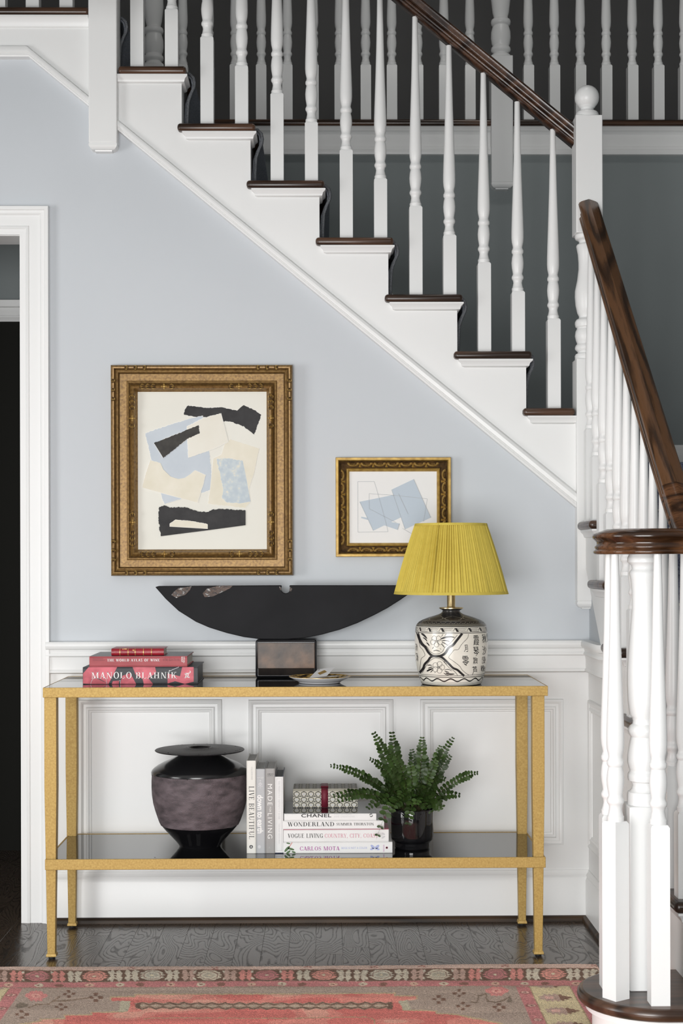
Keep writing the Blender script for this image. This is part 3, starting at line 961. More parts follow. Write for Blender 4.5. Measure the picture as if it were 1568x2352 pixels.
obj('shelf_frame', w, M['gold'], TABLE, smooth=False, bevel=.0016)
w = MB(); w.box(SX0 + .006, SX1 - .006, SYF + .006, SYB - .006, ZS - .008, ZS - .0012)
obj('glass_shelf', w, M['glass'], TABLE, smooth=False)
TOP, SHELF = ZT - .0008, ZS - .0012
for lx, ly in ((-.824, -.457), (.643, -.457), (-.826, -.075), (.644, -.075)):
    w = MB()
    a, c = .0183, .0118
    w.loft([[(lx + sx * q, ly + sy * q, z) for sx, sy in ((-1, -1), (1, -1), (1, 1), (-1, 1))] for z, q in ((ZTb + .001, a), (ZTb - .27, a), (.016, c))])
    lg = obj('leg', w, M['gold'], TABLE, smooth=False, bevel=.0015)
    w = MB()
    w.loft([[(lx + sx * q, ly + sy * q, z) for sx, sy in ((-1, -1), (1, -1), (1, 1), (-1, 1))] for z, q in ((.018, c), (.016, c + .002), (.009, c + .0035), (.007, c + .0015))])
    obj('shoe', w, M['gold'], lg, smooth=False)
    w = MB(); w.lathe([(.0095, 0), (.0105, .003), (.008, .008)], (lx, ly, 0), 16)
    obj('foot_pad', w, M['black'], lg)
w = MB(); w.lathe([(.0, .0004), (.0022, .0003), (.0026, 0)], (at(353, 1969, SYF).x, SYF + .03, SHELF), 12, cap=False)
obj('screw_head', w, M['black'], TABLE)

# ------------------------------------------------------------------ books
def book(name, label, x0, x1, yf, dep, z0, z1, stand, cover, pages, group, board=.0028, cover2=None):
    o = thing(name, label, 'book', ((x0 + x1) / 2, yf + dep / 2, z0), group)
    c, p = MB(), MB()
    e = .004
    if stand:
        c.box(x0, x0 + board, yf, yf + dep, z0, z1); c.box(x1 - board, x1, yf, yf + dep, z0, z1); c.box(x0 + board, x1 - board, yf, yf + board, z0, z1)
        p.box(x0 + board, x1 - board, yf + board, yf + dep - e, z0 + e, z1 - e)
    else:
        c.box(x0, x1, yf, yf + dep, z0, z0 + board); c.box(x0, x1, yf, yf + dep, z1 - board, z1); c.box(x0, x1, yf, yf + board, z0 + board, z1 - board)
        p.box(x0 + e, x1 - e, yf + board, yf + dep - e, z0 + board, z1 - board)
    obj('cover', c, cover, o, smooth=False, bevel=.0007, seg=1)
    obj('pages', p, pages, o, smooth=False)
    return o


G1 = 'red books stacked on the tabletop'
YB1 = on(320, 1571.5, TOP).y
a = at(190, 1572, YB1); b = at(447, 1531, YB1)
bz0, bz1 = TOP + .0002, TOP + (b.z - a.z) - .001
RED = noisy('pink_red_print', [(.35, (.42, .035, .06)), (.65, (.66, .10, .14))], 30, .45)
BLK = mat('black_book_cloth', (.016, .017, .022), .5)
B1 = book('book', 'thick large book with red and black patchwork spine, lowest of the red stack', a.x, b.x + .010, YB1, .235, bz0, bz1, False, BLK, BLK, G1)
c4 = lambda u, v: (90 + u / 4.0205, 1460 + v / 4.02)
P4 = lambda *l: [c4(*q) for q in l]
flat('spine_print', [P4((490, 290), (720, 290), (640, 446), (560, 400), (500, 380)), P4((405, 350), (455, 292), (490, 290), (500, 380), (480, 446), (405, 442)), P4((500, 380), (640, 446), (480, 446)),
                     P4((862, 290), (1070, 290), (1080, 340), (1010, 395), (1050, 445), (965, 445), (955, 400), (890, 360)), P4((770, 370), (840, 345), (895, 446), (745, 446)), P4((680, 420), (740, 415), (735, 446), (670, 446)),
                     P4((1320, 290), (1426, 290), (1426, 425), (1345, 446), (1255, 420), (1185, 442), (1185, 350), (1300, 375))], YB1, RED, B1)
WIRE = mat('pale_silver_print', (.55, .52, .55), .5)
def wire(pts, wd=1.6):
    q = []
    for (x0, y0), (x1, y1) in zip(pts[:-1], pts[1:]):
        d = math.hypot(x1 - x0, y1 - y0); nx_, ny_ = -(y1 - y0) / d * wd, (x1 - x0) / d * wd
        q.append(P4((x0 + nx_, y0 + ny_), (x1 + nx_, y1 + ny_), (x1 - nx_, y1 - ny_), (x0 - nx_, y0 - ny_)))
    return q
flat('spine_lines', wire([(475, 445), (485, 415), (505, 390), (520, 385)]) + wire([(590, 370), (615, 395), (625, 445)]) + wire([(735, 420), (750, 410), (748, 445)]) + wire([(1195, 332), (1240, 310), (1290, 290)], 2.2), YB1, WIRE, B1, .0006)
spine_text('title', serif('MANOLO', .15, .055, .13), 210.5, 302, 1543.5, 1558.5, YB1, WHITEINK, B1, ref=(0, 1)).location.y -= .0006
spine_text('title', serif('BLAHN\u00cdK', .15, .055, .13), 312, 406, 1543.5, 1558.5, YB1, WHITEINK, B1, ref=(0, 1)).location.y -= .0006
sr = [wire([(1345, 385), (1352, 390), (1358, 360), (1350, 350), (1345, 358)], 4), wire([(1350, 350), (1365, 348), (1378, 360), (1372, 372), (1358, 372), (1383, 388), (1386, 380)], 4), wire([(1370, 348), (1388, 345), (1398, 335), (1390, 325)], 3)]
flat('emblem', sum(sr, []), YB1, WHITEINK, B1, .0008)
YB2 = YB1 + .006
a2 = at(205, 1530, YB2); b2 = at(430, 1505, YB2)
z20, z21 = bz1 + .0003, bz1 + (b2.z - a2.z)
DRED = noisy('dull_red_cloth', [(.3, (.34, .05, .06)), (.7, (.42, .075, .085))], 20, .55)
DTOP = mat('dark_brown_dust_jacket', (.06, .05, .047), .35)
B2 = book('book', 'dull red book with small white capitals, middle of the red stack', a2.x, b2.x, YB2, .225, z20, z21, False, DRED, PAGES, G1, .003)
w = MB(); w.box(a2.x + .0005, b2.x - .0005, YB2 + .004, YB2 + .224, z21, z21 + .0006); obj('jacket_top', w, DTOP, B2, smooth=False)
spine_text('title', serif('THE WORLD ATLAS OF WINE', .2, .09, .10), 246, 366.5, 1513, 1519.5, YB2, WHITEINK, B2, ref=(0, 1))
MAR = mat('maroon_print', (.24, .03, .04), .5)
spine_text('lettering', serif('8TH EDITION', .2, .1), 374, 412, 1512.5, 1518, YB2, MAR, B2)
spine_down('imprint', sans('MITCHELL\nBEAZLEY', .01), 416.5, 424, 1508.5, 1523, YB2, WHITEINK, B2)
spine_text('lettering', sans('HUGH JOHNSON\n& JANCIS ROBINSON', .01), 213, 241, 1511.5, 1519, YB2, MAR, B2)
YB3 = YB2 + .012
a3 = at(255.5, 1502, YB3); b3 = at(376, 1485, YB3)
z30, z31 = z21 + .0008, z21 + (b3.z - a3.z) + .001
LEA = noisy('crimson_leather', [(.3, (.24, .008, .018)), (.7, (.36, .018, .03))], 40, .32, bump=.15, bscale=500)
B3 = thing('book', 'small crimson leather book with gilt spine bands, topmost of the red stack', 'book', ((a3.x + b3.x) / 2, YB3 + .06, z30), G1)
w = MB()
hz = (z31 - z30) / 2
w.loft([[(x, YB3 + .008 - .008 * math.cos(t_), z30 + hz + hz * math.sin(t_)) for t_ in [math.radians(d) for d in range(-90, 91, 18)]] + [(x, YB3 + .115, z31), (x, YB3 + .115, z31 - .002), (x, YB3 + .012, z31 - .0022), (x, YB3 + .012, z30 + .0022), (x, YB3 + .115, z30 + .002), (x, YB3 + .115, z30)] for x in (a3.x, b3.x)])
obj('cover', w, LEA, B3, ang=50)
w = MB(); w.box(a3.x + .004, b3.x - .003, YB3 + .012, YB3 + .111, z30 + .0021, z31 - .0021); obj('pages', w, PAGES, B3, smooth=False)
w = MB()
for bx in (745, 820, 886, 962, 1036):
    x = at(90 + bx / 4.02, 1495, YB3).x
    w.loft([[(x + q, YB3 + .008 - .0092 * math.cos(t_), z30 + hz + (hz + .0005) * math.sin(t_)) for t_ in [math.radians(d) for d in range(-88, 89, 22)]] for q in (-.0009, .0009)], closed=False, caps=False)
obj('gilt_band', w, M['goldhi'], B3)
spine_text('lettering', serif('LES FLEURS', .2, .1), 281, 291, 1489.5, 1492, YB3 - .0009, M['goldhi'], B3)
spine_text('lettering', serif('DU MAL', .2, .1), 304.5, 308.5, 1492, 1495, YB3 - .0009, M['goldhi'], B3)

# books standing on the lower shelf
G2 = 'pale books standing on the lower shelf'
YS = on(610, 1960.5, SHELF).y
cov = lambda n, c, r=.42: noisy(n, [(.3, tuple(q * .94 for q in c)), (.7, c)], 12, r)
def sbook(px0, px1, pyt, label, c, pages, board=.0025):
    a, b = at(px0, 1961, YS), at(px1, pyt, YS)
    return book('book', label, a.x, b.x, YS, .185, SHELF + .0002, b.z, True, c, pages, G2, board)
S1 = sbook(566.5, 587.2, 1747, 'tall cream book with large black serif title, beside the vase', cov('cream_cloth', (.72, .71, .66)), PAGESG)
spine_down('title', serif('LIVE BEAUTIFUL', .15, .05, .10), 571.5, 583.5, 1806, 1927, YS, INK, S1, ref=(0, 1))
spine_down('lettering', serif('CALDERONE', .12, .07, .16), 576.5, 580, 1762, 1791, YS, GREYINK, S1, ref=(0, 1))
flat('emblem', [[(576.5 + 4.2 * math.cos(i * math.pi / 8), 1945 + 4.2 * math.sin(i * math.pi / 8)) for i in range(16)]], YS, INK, S1)
spine_text('emblem_letter', serif('A', .2, .1), 574, 579, 1942.5, 1947.5, YS - .0005, WHITEINK, S1)
S2 = sbook(588.3, 608.3, 1766, 'light grey book with white lowercase title, second from the vase', cov('light_grey_cloth', (.42, .43, .44)), PAGESG)
spine_down('title', sans('down to earth', .016, .95), 590.5, 604.5, 1826, 1914, YS, WHITEINK, S2)
spine_text('lettering', serif('LIESS', .25, .13, .12), 591.5, 604.5, 1784.5, 1787.5, YS, WHITEINK, S2, ref=(0, 1))
orn = []
for ox, oy, r in ((597.5, 1793, 1.6), (597.5, 1799, 2.2), (594.5, 1801, 1.5), (600.5, 1801, 1.5), (597.5, 1804.5, 2), (593.5, 1806, 1.2), (601.5, 1806, 1.2), (597.5, 1809.5, 1.2)):
    orn.append([(ox + r * math.cos(i * math.pi / 4), oy + r * 1.3 * math.sin(i * math.pi / 4)) for i in range(8)])
orn.append([(594.5 + 3.6 * math.cos(i * math.pi / 8) + 1, 1945 + 4 * math.sin(i * math.pi / 8)) for i in range(16)])
flat('ornament', orn, YS, PALEINK, S2)
S3 = sbook(609.2, 631.2, 1765, 'mid grey book with thin spaced white capitals, third from the vase', cov('warm_grey_cloth', (.30, .29, .28)), PAGESG)
spine_down('title', sans('MADE', -.004, 1.25), 614.5, 625, 1801, 1850, YS, WHITEINK, S3)
spine_down('title', sans('FOR', -.0, 1.2), 618, 622.5, 1853.5, 1865, YS, WHITEINK, S3)
spine_down('title', sans('LIVING', -.004, 1.25), 614.5, 625, 1868, 1926, YS, WHITEINK, S3)
spine_text('lettering', sans('AMBER\nLEWIS', .01, 1.6), 613.5, 628, 1776.5, 1783, YS, INK, S3)
spine_text('emblem', sans('A', .04), 616, 621, 1944, 1949, YS, GREYINK, S3)
S4 = sbook(631.8, 650.2, 1784, 'white book with navy edges and a framed spine, nearest the stacked books', cov('white_paper_jacket', (.74, .74, .73)), mat('slate_page_edges', (.16, .17, .18), .7))
navy = mat('navy_cloth', (.02, .028, .06), .5)
w = MB()
a, b = at(631.8, 1961, YS), at(650.2, 1784, YS)
w.box(a.x - .0002, a.x + .0026, YS + .006, YS + .184, b.z - .001, b.z + .0035); w.box(b.x - .0026, b.x + .0002, YS + .006, YS + .184, b.z - .001, b.z + .0035); w.box(a.x, b.x, YS - .0004, YS + .05, SHELF, SHELF + .003)
obj('cloth_edge', w, navy, S4, smooth=False, bevel=.0006, seg=1)
fr = []
def rr(x0, x1, y0, y1, wd):
    return [[(x0, y0), (x1, y0), (x1, y0 + wd), (x0, y0 + wd)], [(x0, y1 - wd), (x1, y1 - wd), (x1, y1), (x0, y1)], [(x0, y0), (x0 + wd, y0), (x0 + wd, y1), (x0, y1)], [(x1 - wd, y0), (x1, y0), (x1, y1), (x1 - wd, y1)]]
flat('border', rr(635, 647, 1788, 1954, .8), YS, PALEINK, S4)
spine_down('title', serif('THE PERFECTLY IMPERFECT HOME', .16, .08), 638.5, 643, 1793, 1882, YS, PALEINK, S4, ref=(0, 1))
spine_down('lettering', serif('DEBORAH NEEDLEMAN', .16, .08), 639.5, 642.5, 1892, 1938, YS, PALEINK, S4, ref=(0, 1))

# books lying flat
G3 = 'white books lying in a stack on the lower shelf'
WB = lambda n, c=(.76, .76, .75): cov(n, c, .3)
zc = SHELF + .0002
def lbook(px0, px1, pyb, pyt, label, c, pages, dep, zc, top=None):
    a, b = at(px0, pyb, YS), at(px1, pyt, YS)
    return book('book', label, a.x, b.x, YS, dep, zc, zc + (b.z - a.z), False, c, pages, G3, .0022), zc + (b.z - a.z) + .0003
FOLI = mat('print_green', (.06, .13, .04), .5); PINK = mat('print_magenta', (.42, .08, .34), .5); ROSE = mat('print_rose', (.62, .22, .30), .5); LIL = mat('print_lilac_blue', (.38, .42, .66), .5)
L1, zc = lbook(650.5, 901, 1960.5, 1934, 'white book with magenta title, leaf and butterfly prints, lowest of its stack', WB('white_gloss_a'), PAGES, .225, zc)
spine_text('title', serif('CARLOS MOTA', .17, .06, .05), 688.5, 780, 1944, 1953.5, YS, PINK, L1, ref=(0, 1))
spine_text('lettering', sans('BEIGE IS NOT A COLOR', 0, 1.1), 784, 843, 1945, 1950, YS, LIL, L1)
leaf = lambda cx, cy, L_, W_, an: [(cx + L_ * math.cos(t_) * math.cos(an) - W_ * math.sin(t_) * math.sin(an), cy + L_ * math.cos(t_) * math.sin(an) + W_ * math.sin(t_) * math.cos(an)) for t_ in [i * math.pi / 5 for i in range(10)]]
flat('printed_leaves', [leaf(659, 1950, 9, 3, 2.3), leaf(668, 1950, 8, 2.6, .25), leaf(662, 1957, 6, 2.4, -.6), leaf(674, 1957, 5, 2, .3), leaf(662, 1937, 5, 1.6, .2)], YS, FOLI, L1)
flat('printed_stem', [[(670, 1935), (671.5, 1935), (664, 1947), (662.5, 1947)]], YS, mat('print_red', (.5, .07, .05), .5), L1)
flat('printed_butterfly', [leaf(855.5, 1945, 6, 3.2, .8), leaf(866, 1945, 6, 3.2, -.8), leaf(854, 1950, 4.5, 2.6, -.3), leaf(867, 1950, 4.5, 2.6, .3), leaf(861, 1948, 5, .7, 1.57)], YS, LIL, L1)
flat('emblem', [leaf(888, 1947, 3, 1.6, i * math.pi / 3) for i in range(3)], YS, ROSE, L1)
spine_down('imprint', sans('VENDOME', 0), 879.5, 882.5, 1940, 1956, YS, PINK, L1)
L2, zc = lbook(651, 892.5, 1933, 1903.5, 'thick white book with black and rose capitals, second from the shelf', WB('white_gloss_b'), PAGES, .225, zc)
spine_text('title', serif('VOGUE LIVING', .17, .05, .06), 660.5, 741.5, 1914.5, 1924.5, YS, INK, L2, ref=(0, 1))
spine_text('title', serif('COUNTRY, CITY, COAST', .15, .05, .05), 745.5, 868, 1914.5, 1924, YS, ROSE, L2, ref=(0, 1))
flat('emblem', [leaf(880, 1915, 4.5, 2.2, .5), leaf(880, 1923, 5, 2, -.6)], YS, PALEINK, L2)
w = MB(); w.box(at(651, 1900, YS).x, at(892.5, 1900, YS).x, YS, YS + .225, zc, zc + .0012); obj('rose_cover', w, mat('rose_red_cover', (.42, .03, .09), .4), L2, smooth=False); zc += .0014
L3, zc = lbook(649.5, 882, 1901.5, 1881, 'white book with two sizes of black capitals, just under the top book', WB('white_gloss_c'), PAGESG, .225, zc)
spine_text('title', serif('WONDERLAND', .18, .05, .06), 660, 767, 1888, 1898, YS, INK, L3, ref=(0, 1))
spine_text('lettering', serif('SUMMER THORNTON', .18, .06, .05), 772.5, 858, 1889.5, 1896, YS, INK, L3, ref=(0, 1))
L4, zc = lbook(652, 864, 1879.5, 1862.5, 'white book with glossy black cover and bold black capitals, topmost of its stack', WB('white_gloss_d'), PAGES, .225, zc)
a, b = at(651, 1879, YS), at(864.5, 1862, YS)
w = MB(); w.box(a.x, b.x, YS + .0005, YS + .225, zc - .0003, zc + .0010); obj('glossy_cover', w, mat('glossy_black_cover', (.01, .01, .011), .06, 0, .6), L4, smooth=False)
spine_text('title', sans('CHANEL', .022, 1.1), 691.5, 760.5, 1869, 1877.5, YS, INK, L4)
spine_text('lettering', sans('COLLECTIONS\nAND CREATIONS', .0, 1.3), 767, 814, 1868.5, 1877.5, YS, PALEINK, L4)
flat('emblem', [[(852 + 4 * math.cos(a_), 1872.5 + 4 * math.sin(a_)), (852 + 4 * math.cos(b_), 1872.5 + 4 * math.sin(b_)), (852 + 2.2 * math.cos(b_), 1872.5 + 2.2 * math.sin(b_)), (852 + 2.2 * math.cos(a_), 1872.5 + 2.2 * math.sin(a_))]
               for s_ in (0, math.pi) for a_, b_ in [(s_ + i * .35, s_ + (i + 1) * .35) for i in range(7)]], YS, INK, L4)
ZBK = zc + .0012

# gift box with horseshoe print and maroon ribbon
YG_ = on(747, 1855, ZBK).y
a, b = at(673, 1855, YG_), at(821, 1816.5, YG_)
BH = b.z - a.z
GB = thing('gift_box', 'small box printed with black horseshoe rings and tied with maroon ribbon, on books', 'box', ((a.x + b.x) / 2, YG_ + .065, ZBK))
w = MB(); w.prism([(YG_, ZBK), (YG_, ZBK + BH), (YG_ + .012, ZBK + BH + .006), (YG_ + .118, ZBK + BH + .006), (YG_ + .13, ZBK + BH), (YG_ + .13, ZBK)], a.x, b.x, 'x')
PAPER = mat('ivory_patterned_paper', (.60, .57, .47), .6)
obj('box_body', w, PAPER, GB, smooth=False, bevel=.001)
pm_ = MB(); pg_ = MB()
cols, rows = 9, 3
cw, ch = (b.x - a.x) / cols, BH / rows
def motif(O, xd, yd, cw, ch):
    O, xd, yd = Vector(O), Vector(xd), Vector(yd)
    n_ = xd.cross(yd) * .0004
    P_ = lambda u, v: tuple(O + xd * (u * cw) + yd * (v * ch) + n_)
    for p in arcpoly(.5, .50, .44, .46, .11, .12, -62, 242, 12): pm_.add([P_(*q) for q in p], [(0, 1, 2, 3)])
    for p in ([(.0, 0), (.42, 0), (.38, .10), (.0, .10)], [(.58, 0), (1, 0), (1, .10), (.62, .10)], [(.0, .10), (.07, .10), (.07, .22), (0, .22)], [(.93, .1), (1, .1), (1, .22), (.93, .22)], [(.42, .86), (.58, .86), (.58, 1), (.42, 1)]):
        pm_.add([P_(*q) for q in p], [(0, 1, 2, 3)])
    for p in arcpoly(.5, .46, .20, .2, .20, .2, 0, 360, 8): pg_.add([P_(*q) for q in p], [(0, 1, 2, 3)])
for i in range(cols):
    for j in range(rows):
        motif((a.x + cw * i, YG_, ZBK + ch * j), (1, 0, 0), (0, 0, 1), cw, ch)
    for j in range(6):
        motif((a.x + cw * i, YG_ + .012 + .0176 * j, ZBK + BH + .006), (1, 0, 0), (0, 1, 0), cw, .0176)
tag(obj('printed_rings', pm_, INK, GB, smooth=False), kind='stuff')
tag(obj('printed_dots', pg_, PALEINK, GB, smooth=False), kind='stuff')
RIB = noisy('maroon_grosgrain', [(.3, (.13, .008, .022)), (.7, (.20, .016, .036))], 300, .6)
r0, r1 = at(737.5, 1840, YG_).x, at(753, 1840, YG_).x
w = MB()
q = [(YG_ - .0012, ZBK + .0005), (YG_ - .0012, ZBK + BH), (YG_ + .012, ZBK + BH + .0072), (YG_ + .118, ZBK + BH + .0072), (YG_ + .1312, ZBK + BH), (YG_ + .1312, ZBK + .0005)]
w.loft([[(r0, y, z) for y, z in q], [(r1, y, z) for y, z in q]], closed=False, caps=False)
rb_ = obj('ribbon', w, RIB, GB, ang=20)
rb_.modifiers.new('s', 'SOLIDIFY').thickness = .0006
w = MB(); w.loft([[(r0 - .001, YG_ + .03 + .012 * math.cos(t_), ZBK + BH + .010 + .003 * math.sin(t_)) for t_ in [i * math.pi / 5 for i in range(10)]], [(r1 + .001, YG_ + .03 + .012 * math.cos(t_), ZBK + BH + .010 + .003 * math.sin(t_)) for t_ in [i * math.pi / 5 for i in range(10)]]])
obj('ribbon_fold', w, RIB, rb_)
# ------------------------------------------------------------------ table lamp
LYc = -.385
SL_ = (LYc + 5) / F
lx = at(1036, 1480, LYc).x
lz = lambda y: 1.2 - (y - 1285) * SL_ - .004
LAMP = thing('table_lamp', 'ceramic jar lamp with pleated mustard shade on the tabletop', 'lamp', (lx, LYc, TOP))
prof = [(66.5, 1570.6), (69, 1569), (70, 1566), (72, 1560), (76.5, 1545), (79, 1534), (81.5, 1520), (83.2, 1505), (84, 1485), (83.8, 1470), (83, 1456), (82.2, 1447), (81.3, 1440), (80.2, 1436)]
prof2 = [(80.2, 1436), (78.5, 1433), (74, 1428), (66, 1423.5), (52, 1418), (38, 1414), (29, 1411), (24, 1408.5), (20.5, 1405.5), (20, 1403), (21.5, 1401), (25, 1399.4), (26, 1398.6)]
_zb = lz(1570.6)
def P_(l): return [(r * SL_, TOP + .0003 + (lz(y) - _zb) * 1.0) for r, y in l]
w = MB(); w.lathe(P_(prof), (lx, LYc, 0), 96)
CER = obj('ceramic_jar', w, M['cream'], LAMP, ang=60)
w = MB(); w.lathe(P_(prof2), (lx, LYc, 0), 96)
SHO = obj('dark_shoulder', w, noisy('black_brown_glaze', [(.3, (.020, .019, .021)), (.7, (.045, .041, .036))], 90, .22), LAMP, ang=60)
SHO['label'] = 'black glazed shoulder and neck with incised lines'
zoff = TOP + .0003 - _zb
allp = sorted([(z, r) for r, z in P_(prof) + P_(prof2)[1:]])
def rad(z):
    for (z0, r0_), (z1, r1_) in zip(allp[:-1], allp[1:]):
        if z0 <= z <= z1: return r0_ + (r1_ - r0_) * (z - z0) / max(1e-6, z1 - z0)
    return allp[0][1] if z < allp[0][0] else allp[-1][1]
def wrap(u, v, lift=.0005):                    # from the flat drawing of the jar to its surface
    x = (u - 762) / 5.6 * SL_
    z = lz(1360 + v / 5.6) + zoff
    r = rad(z)
    s_ = max(-.995, min(.995, x / r * 0.995))
    an = math.asin(s_)
    return (lx + (r + lift) * math.sin(an), LYc - (r + lift) * math.cos(an), z)
def wrapa(an, v, lift=.0005):
    z = lz(1360 + v / 5.6) + zoff
    r = rad(z) + lift
    return (lx + r * math.sin(an), LYc - r * math.cos(an), z)
INKP, INKS = MB(), MB()
def stroke(mb, pts, wd, closed=False, lift=.0005, taper=False):
    if len(pts) > 2:                          # Catmull-Rom through the drawn points
        e = [pts[0]] + list(pts) + [pts[-1]]; sm = []
        for a_, b_, c_, d_ in zip(e[:-3], e[1:-2], e[2:-1], e[3:]):
            for t_ in (0, .25, .5, .75):
                sm.append(tuple(.5 * (2 * b_[i] + (c_[i] - a_[i]) * t_ + (2 * a_[i] - 5 * b_[i] + 4 * c_[i] - d_[i]) * t_ ** 2 + (3 * b_[i] - a_[i] - 3 * c_[i] + d_[i]) * t_ ** 3) for i in (0, 1)))
        pts = sm + [pts[-1]]
    d = []
    for (x0, y0), (x1, y1) in zip(pts[:-1], pts[1:]):
        n_ = max(1, int(math.hypot(x1 - x0, y1 - y0) / 9))
        d += [(x0 + (x1 - x0) * i / n_, y0 + (y1 - y0) * i / n_) for i in range(n_)]
    d.append(pts[-1])
    L_, R_ = [], []
    for i, (x, y) in enumerate(d):
        xa_, ya_ = d[max(0, i - 1)]; xb_, yb_ = d[min(len(d) - 1, i + 1)]
        l = math.hypot(xb_ - xa_, yb_ - ya_) or 1
        t_ = i / max(1, len(d) - 1)
        ww = wd * (math.sin(math.pi * min(1, .08 + t_ * .92)) ** .7 if taper else 1) / 2
        nx_, ny_ = -(yb_ - ya_) / l * ww, (xb_ - xa_) / l * ww
        L_.append(wrap(x + nx_, y + ny_, lift)); R_.append(wrap(x - nx_, y - ny_, lift))
    n_ = len(d)
    mb.add(L_ + R_, [(i, i + 1, n_ + i + 1, n_ + i) for i in range(n_ - 1)])
def band(mb, v, wd, lift=.0004):
    n_ = 72
    A = [wrapa(2 * math.pi * i / n_, v - wd / 2, lift) for i in range(n_)] + [wrapa(2 * math.pi * i / n_, v + wd / 2, lift) for i in range(n_)]
    mb.add(A, [(i, (i + 1) % n_, n_ + (i + 1) % n_, n_ + i) for i in range(n_)])
for v, wd in ((428, 5), (437, 3), (497, 3), (510, 7), (1043, 5), (1066, 8), (1138, 3), (1152, 3), (1163, 3), (1177, 6)): band(INKP, v, wd)
# wave band round the foot
n_ = 180; NW = 15
A, B_ = [], []
for i in range(n_ + 1):
    an = 2 * math.pi * i / n_
    v = 1103 + 17 * math.sin(NW * an)
    A.append(wrapa(an, v - 8)); B_.append(wrapa(an, v + 8))
INKP.add(A + B_, [(i, i + 1, n_ + 2 + i, n_ + 1 + i) for i in range(n_)])
# key-fret band under the shoulder
for i in range(16):
    a0_ = 2 * math.pi * i / 16
    q = lambda da, v: wrapa(a0_ + da, v)
    s_ = 2 * math.pi / 16
    for pl in (((.02, 445), (.18, 445), (.34, 492), (.16, 492)),):
        INKP.add([q(x * s_, v) for x, v in pl], [(0, 1, 2, 3)])
    for (x0, v0), (x1, v1) in (((.18, 447), (.95, 447)), ((.25, 461), (.78, 461)), ((.78, 461), (.95, 476)), ((.34, 476), (.80, 476)), ((.34, 491), (1.0, 491)), ((.95, 476), (1.02, 447)), ((.25, 461), (.34, 476))):
        m_ = 5
        A = []; B_ = []
        for k in range(m_ + 1):
            x, v = x0 + (x1 - x0) * k / m_, v0 + (v1 - v0) * k / m_
            A.append(q(x * s_, v - 2.2)); B_.append(q(x * s_ + (.03 * s_ if abs(v1 - v0) > 20 else 0), v + 2.2))
        INKP.add(A + B_, [(k, k + 1, m_ + 2 + k, m_ + 1 + k) for k in range(m_)])
# ogee frames
hv = lambda l, wd, **k: stroke(INKP, l, wd, **k)
hv([(318, 508), (335, 580), (362, 650), (405, 690), (440, 750), (480, 790), (535, 800), (600, 790), (650, 755), (690, 690), (745, 655), (790, 600), (862, 512)], 30)
hv([(345, 1030), (385, 960), (400, 910), (440, 860), (475, 810), (540, 800), (600, 810), (650, 850), (700, 900), (745, 945), (800, 970), (845, 1010), (890, 1050)], 27)
hv([(330, 520), (352, 590), (385, 650), (430, 690), (462, 742), (510, 768), (560, 768), (610, 742), (640, 690), (690, 650), (740, 600), (800, 530)], 5)
hv([(375, 1022), (405, 955), (440, 890), (490, 838), (540, 824), (600, 838), (650, 890), (700, 945), (760, 985), (805, 1040)], 5)
hv([(945, 520), (930, 570), (880, 620), (845, 660), (810, 712), (760, 718), (725, 760), (690, 812), (735, 850), (790, 890), (835, 930), (860, 970), (905, 1010), (950, 1040)], 4.5)
hv([(318, 520), (330, 600), (345, 690), (372, 720), (402, 792), (360, 840), (350, 930), (345, 1000)], 4)
# flowers
for fx, fy, rs, an0 in ((540, 610, 32, .3), (565, 940, 34, 0)):
    for k in range(5):
        an = an0 + k * 2 * math.pi / 5
        cx2, cy2 = fx + 45 * math.cos(an), fy + 42 * math.sin(an)
        stroke(INKP, [(cx2 + rs * .9 * math.cos(t_), cy2 + rs * math.sin(t_)) for t_ in [i * math.pi / 6 for i in range(13)]], 4)
    for k in range(6):
        an = k * math.pi / 3
        stroke(INKP, [(fx + 4 * math.cos(an), fy + 4 * math.sin(an)), (fx + 18 * math.cos(an), fy + 18 * math.sin(an))], 4)
for l, wd in (([(595, 580), (650, 560), (710, 552), (770, 562)], 24), ([(610, 600), (660, 600), (705, 615)], 14), ([(612, 620), (650, 640), (690, 668)], 12), ([(600, 640), (625, 670), (640, 690)], 10), ([(360, 520), (390, 540), (430, 585)], 24), ([(380, 570), (410, 590), (430, 620)], 14),
              ([(420, 630), (440, 650), (455, 675)], 14), ([(600, 555), (612, 535), (620, 515)], 6), ([(640, 540), (655, 525), (660, 508)], 6), ([(500, 735), (540, 725), (590, 740)], 10), ([(490, 710), (500, 690), (505, 680)], 8), ([(580, 700), (600, 715)], 6),
              ([(425, 1000), (460, 975), (505, 955)], 22), ([(440, 960), (470, 945), (500, 938)], 12), ([(430, 920), (460, 915), (490, 920)], 12), ([(640, 970), (690, 965), (735, 985)], 9), ([(655, 1010), (710, 1025), (768, 1022)], 20), ([(640, 985), (670, 995), (700, 1005)], 12), ([(630, 1010), (660, 1030), (700, 1042)], 10), ([(470, 1010), (490, 985), (505, 970)], 10), ([(520, 1015), (530, 1000)], 6), ([(640, 880), (670, 900)], 8), ([(630, 860), (650, 880)], 8)):
    stroke(INKP, l, wd, taper=True)
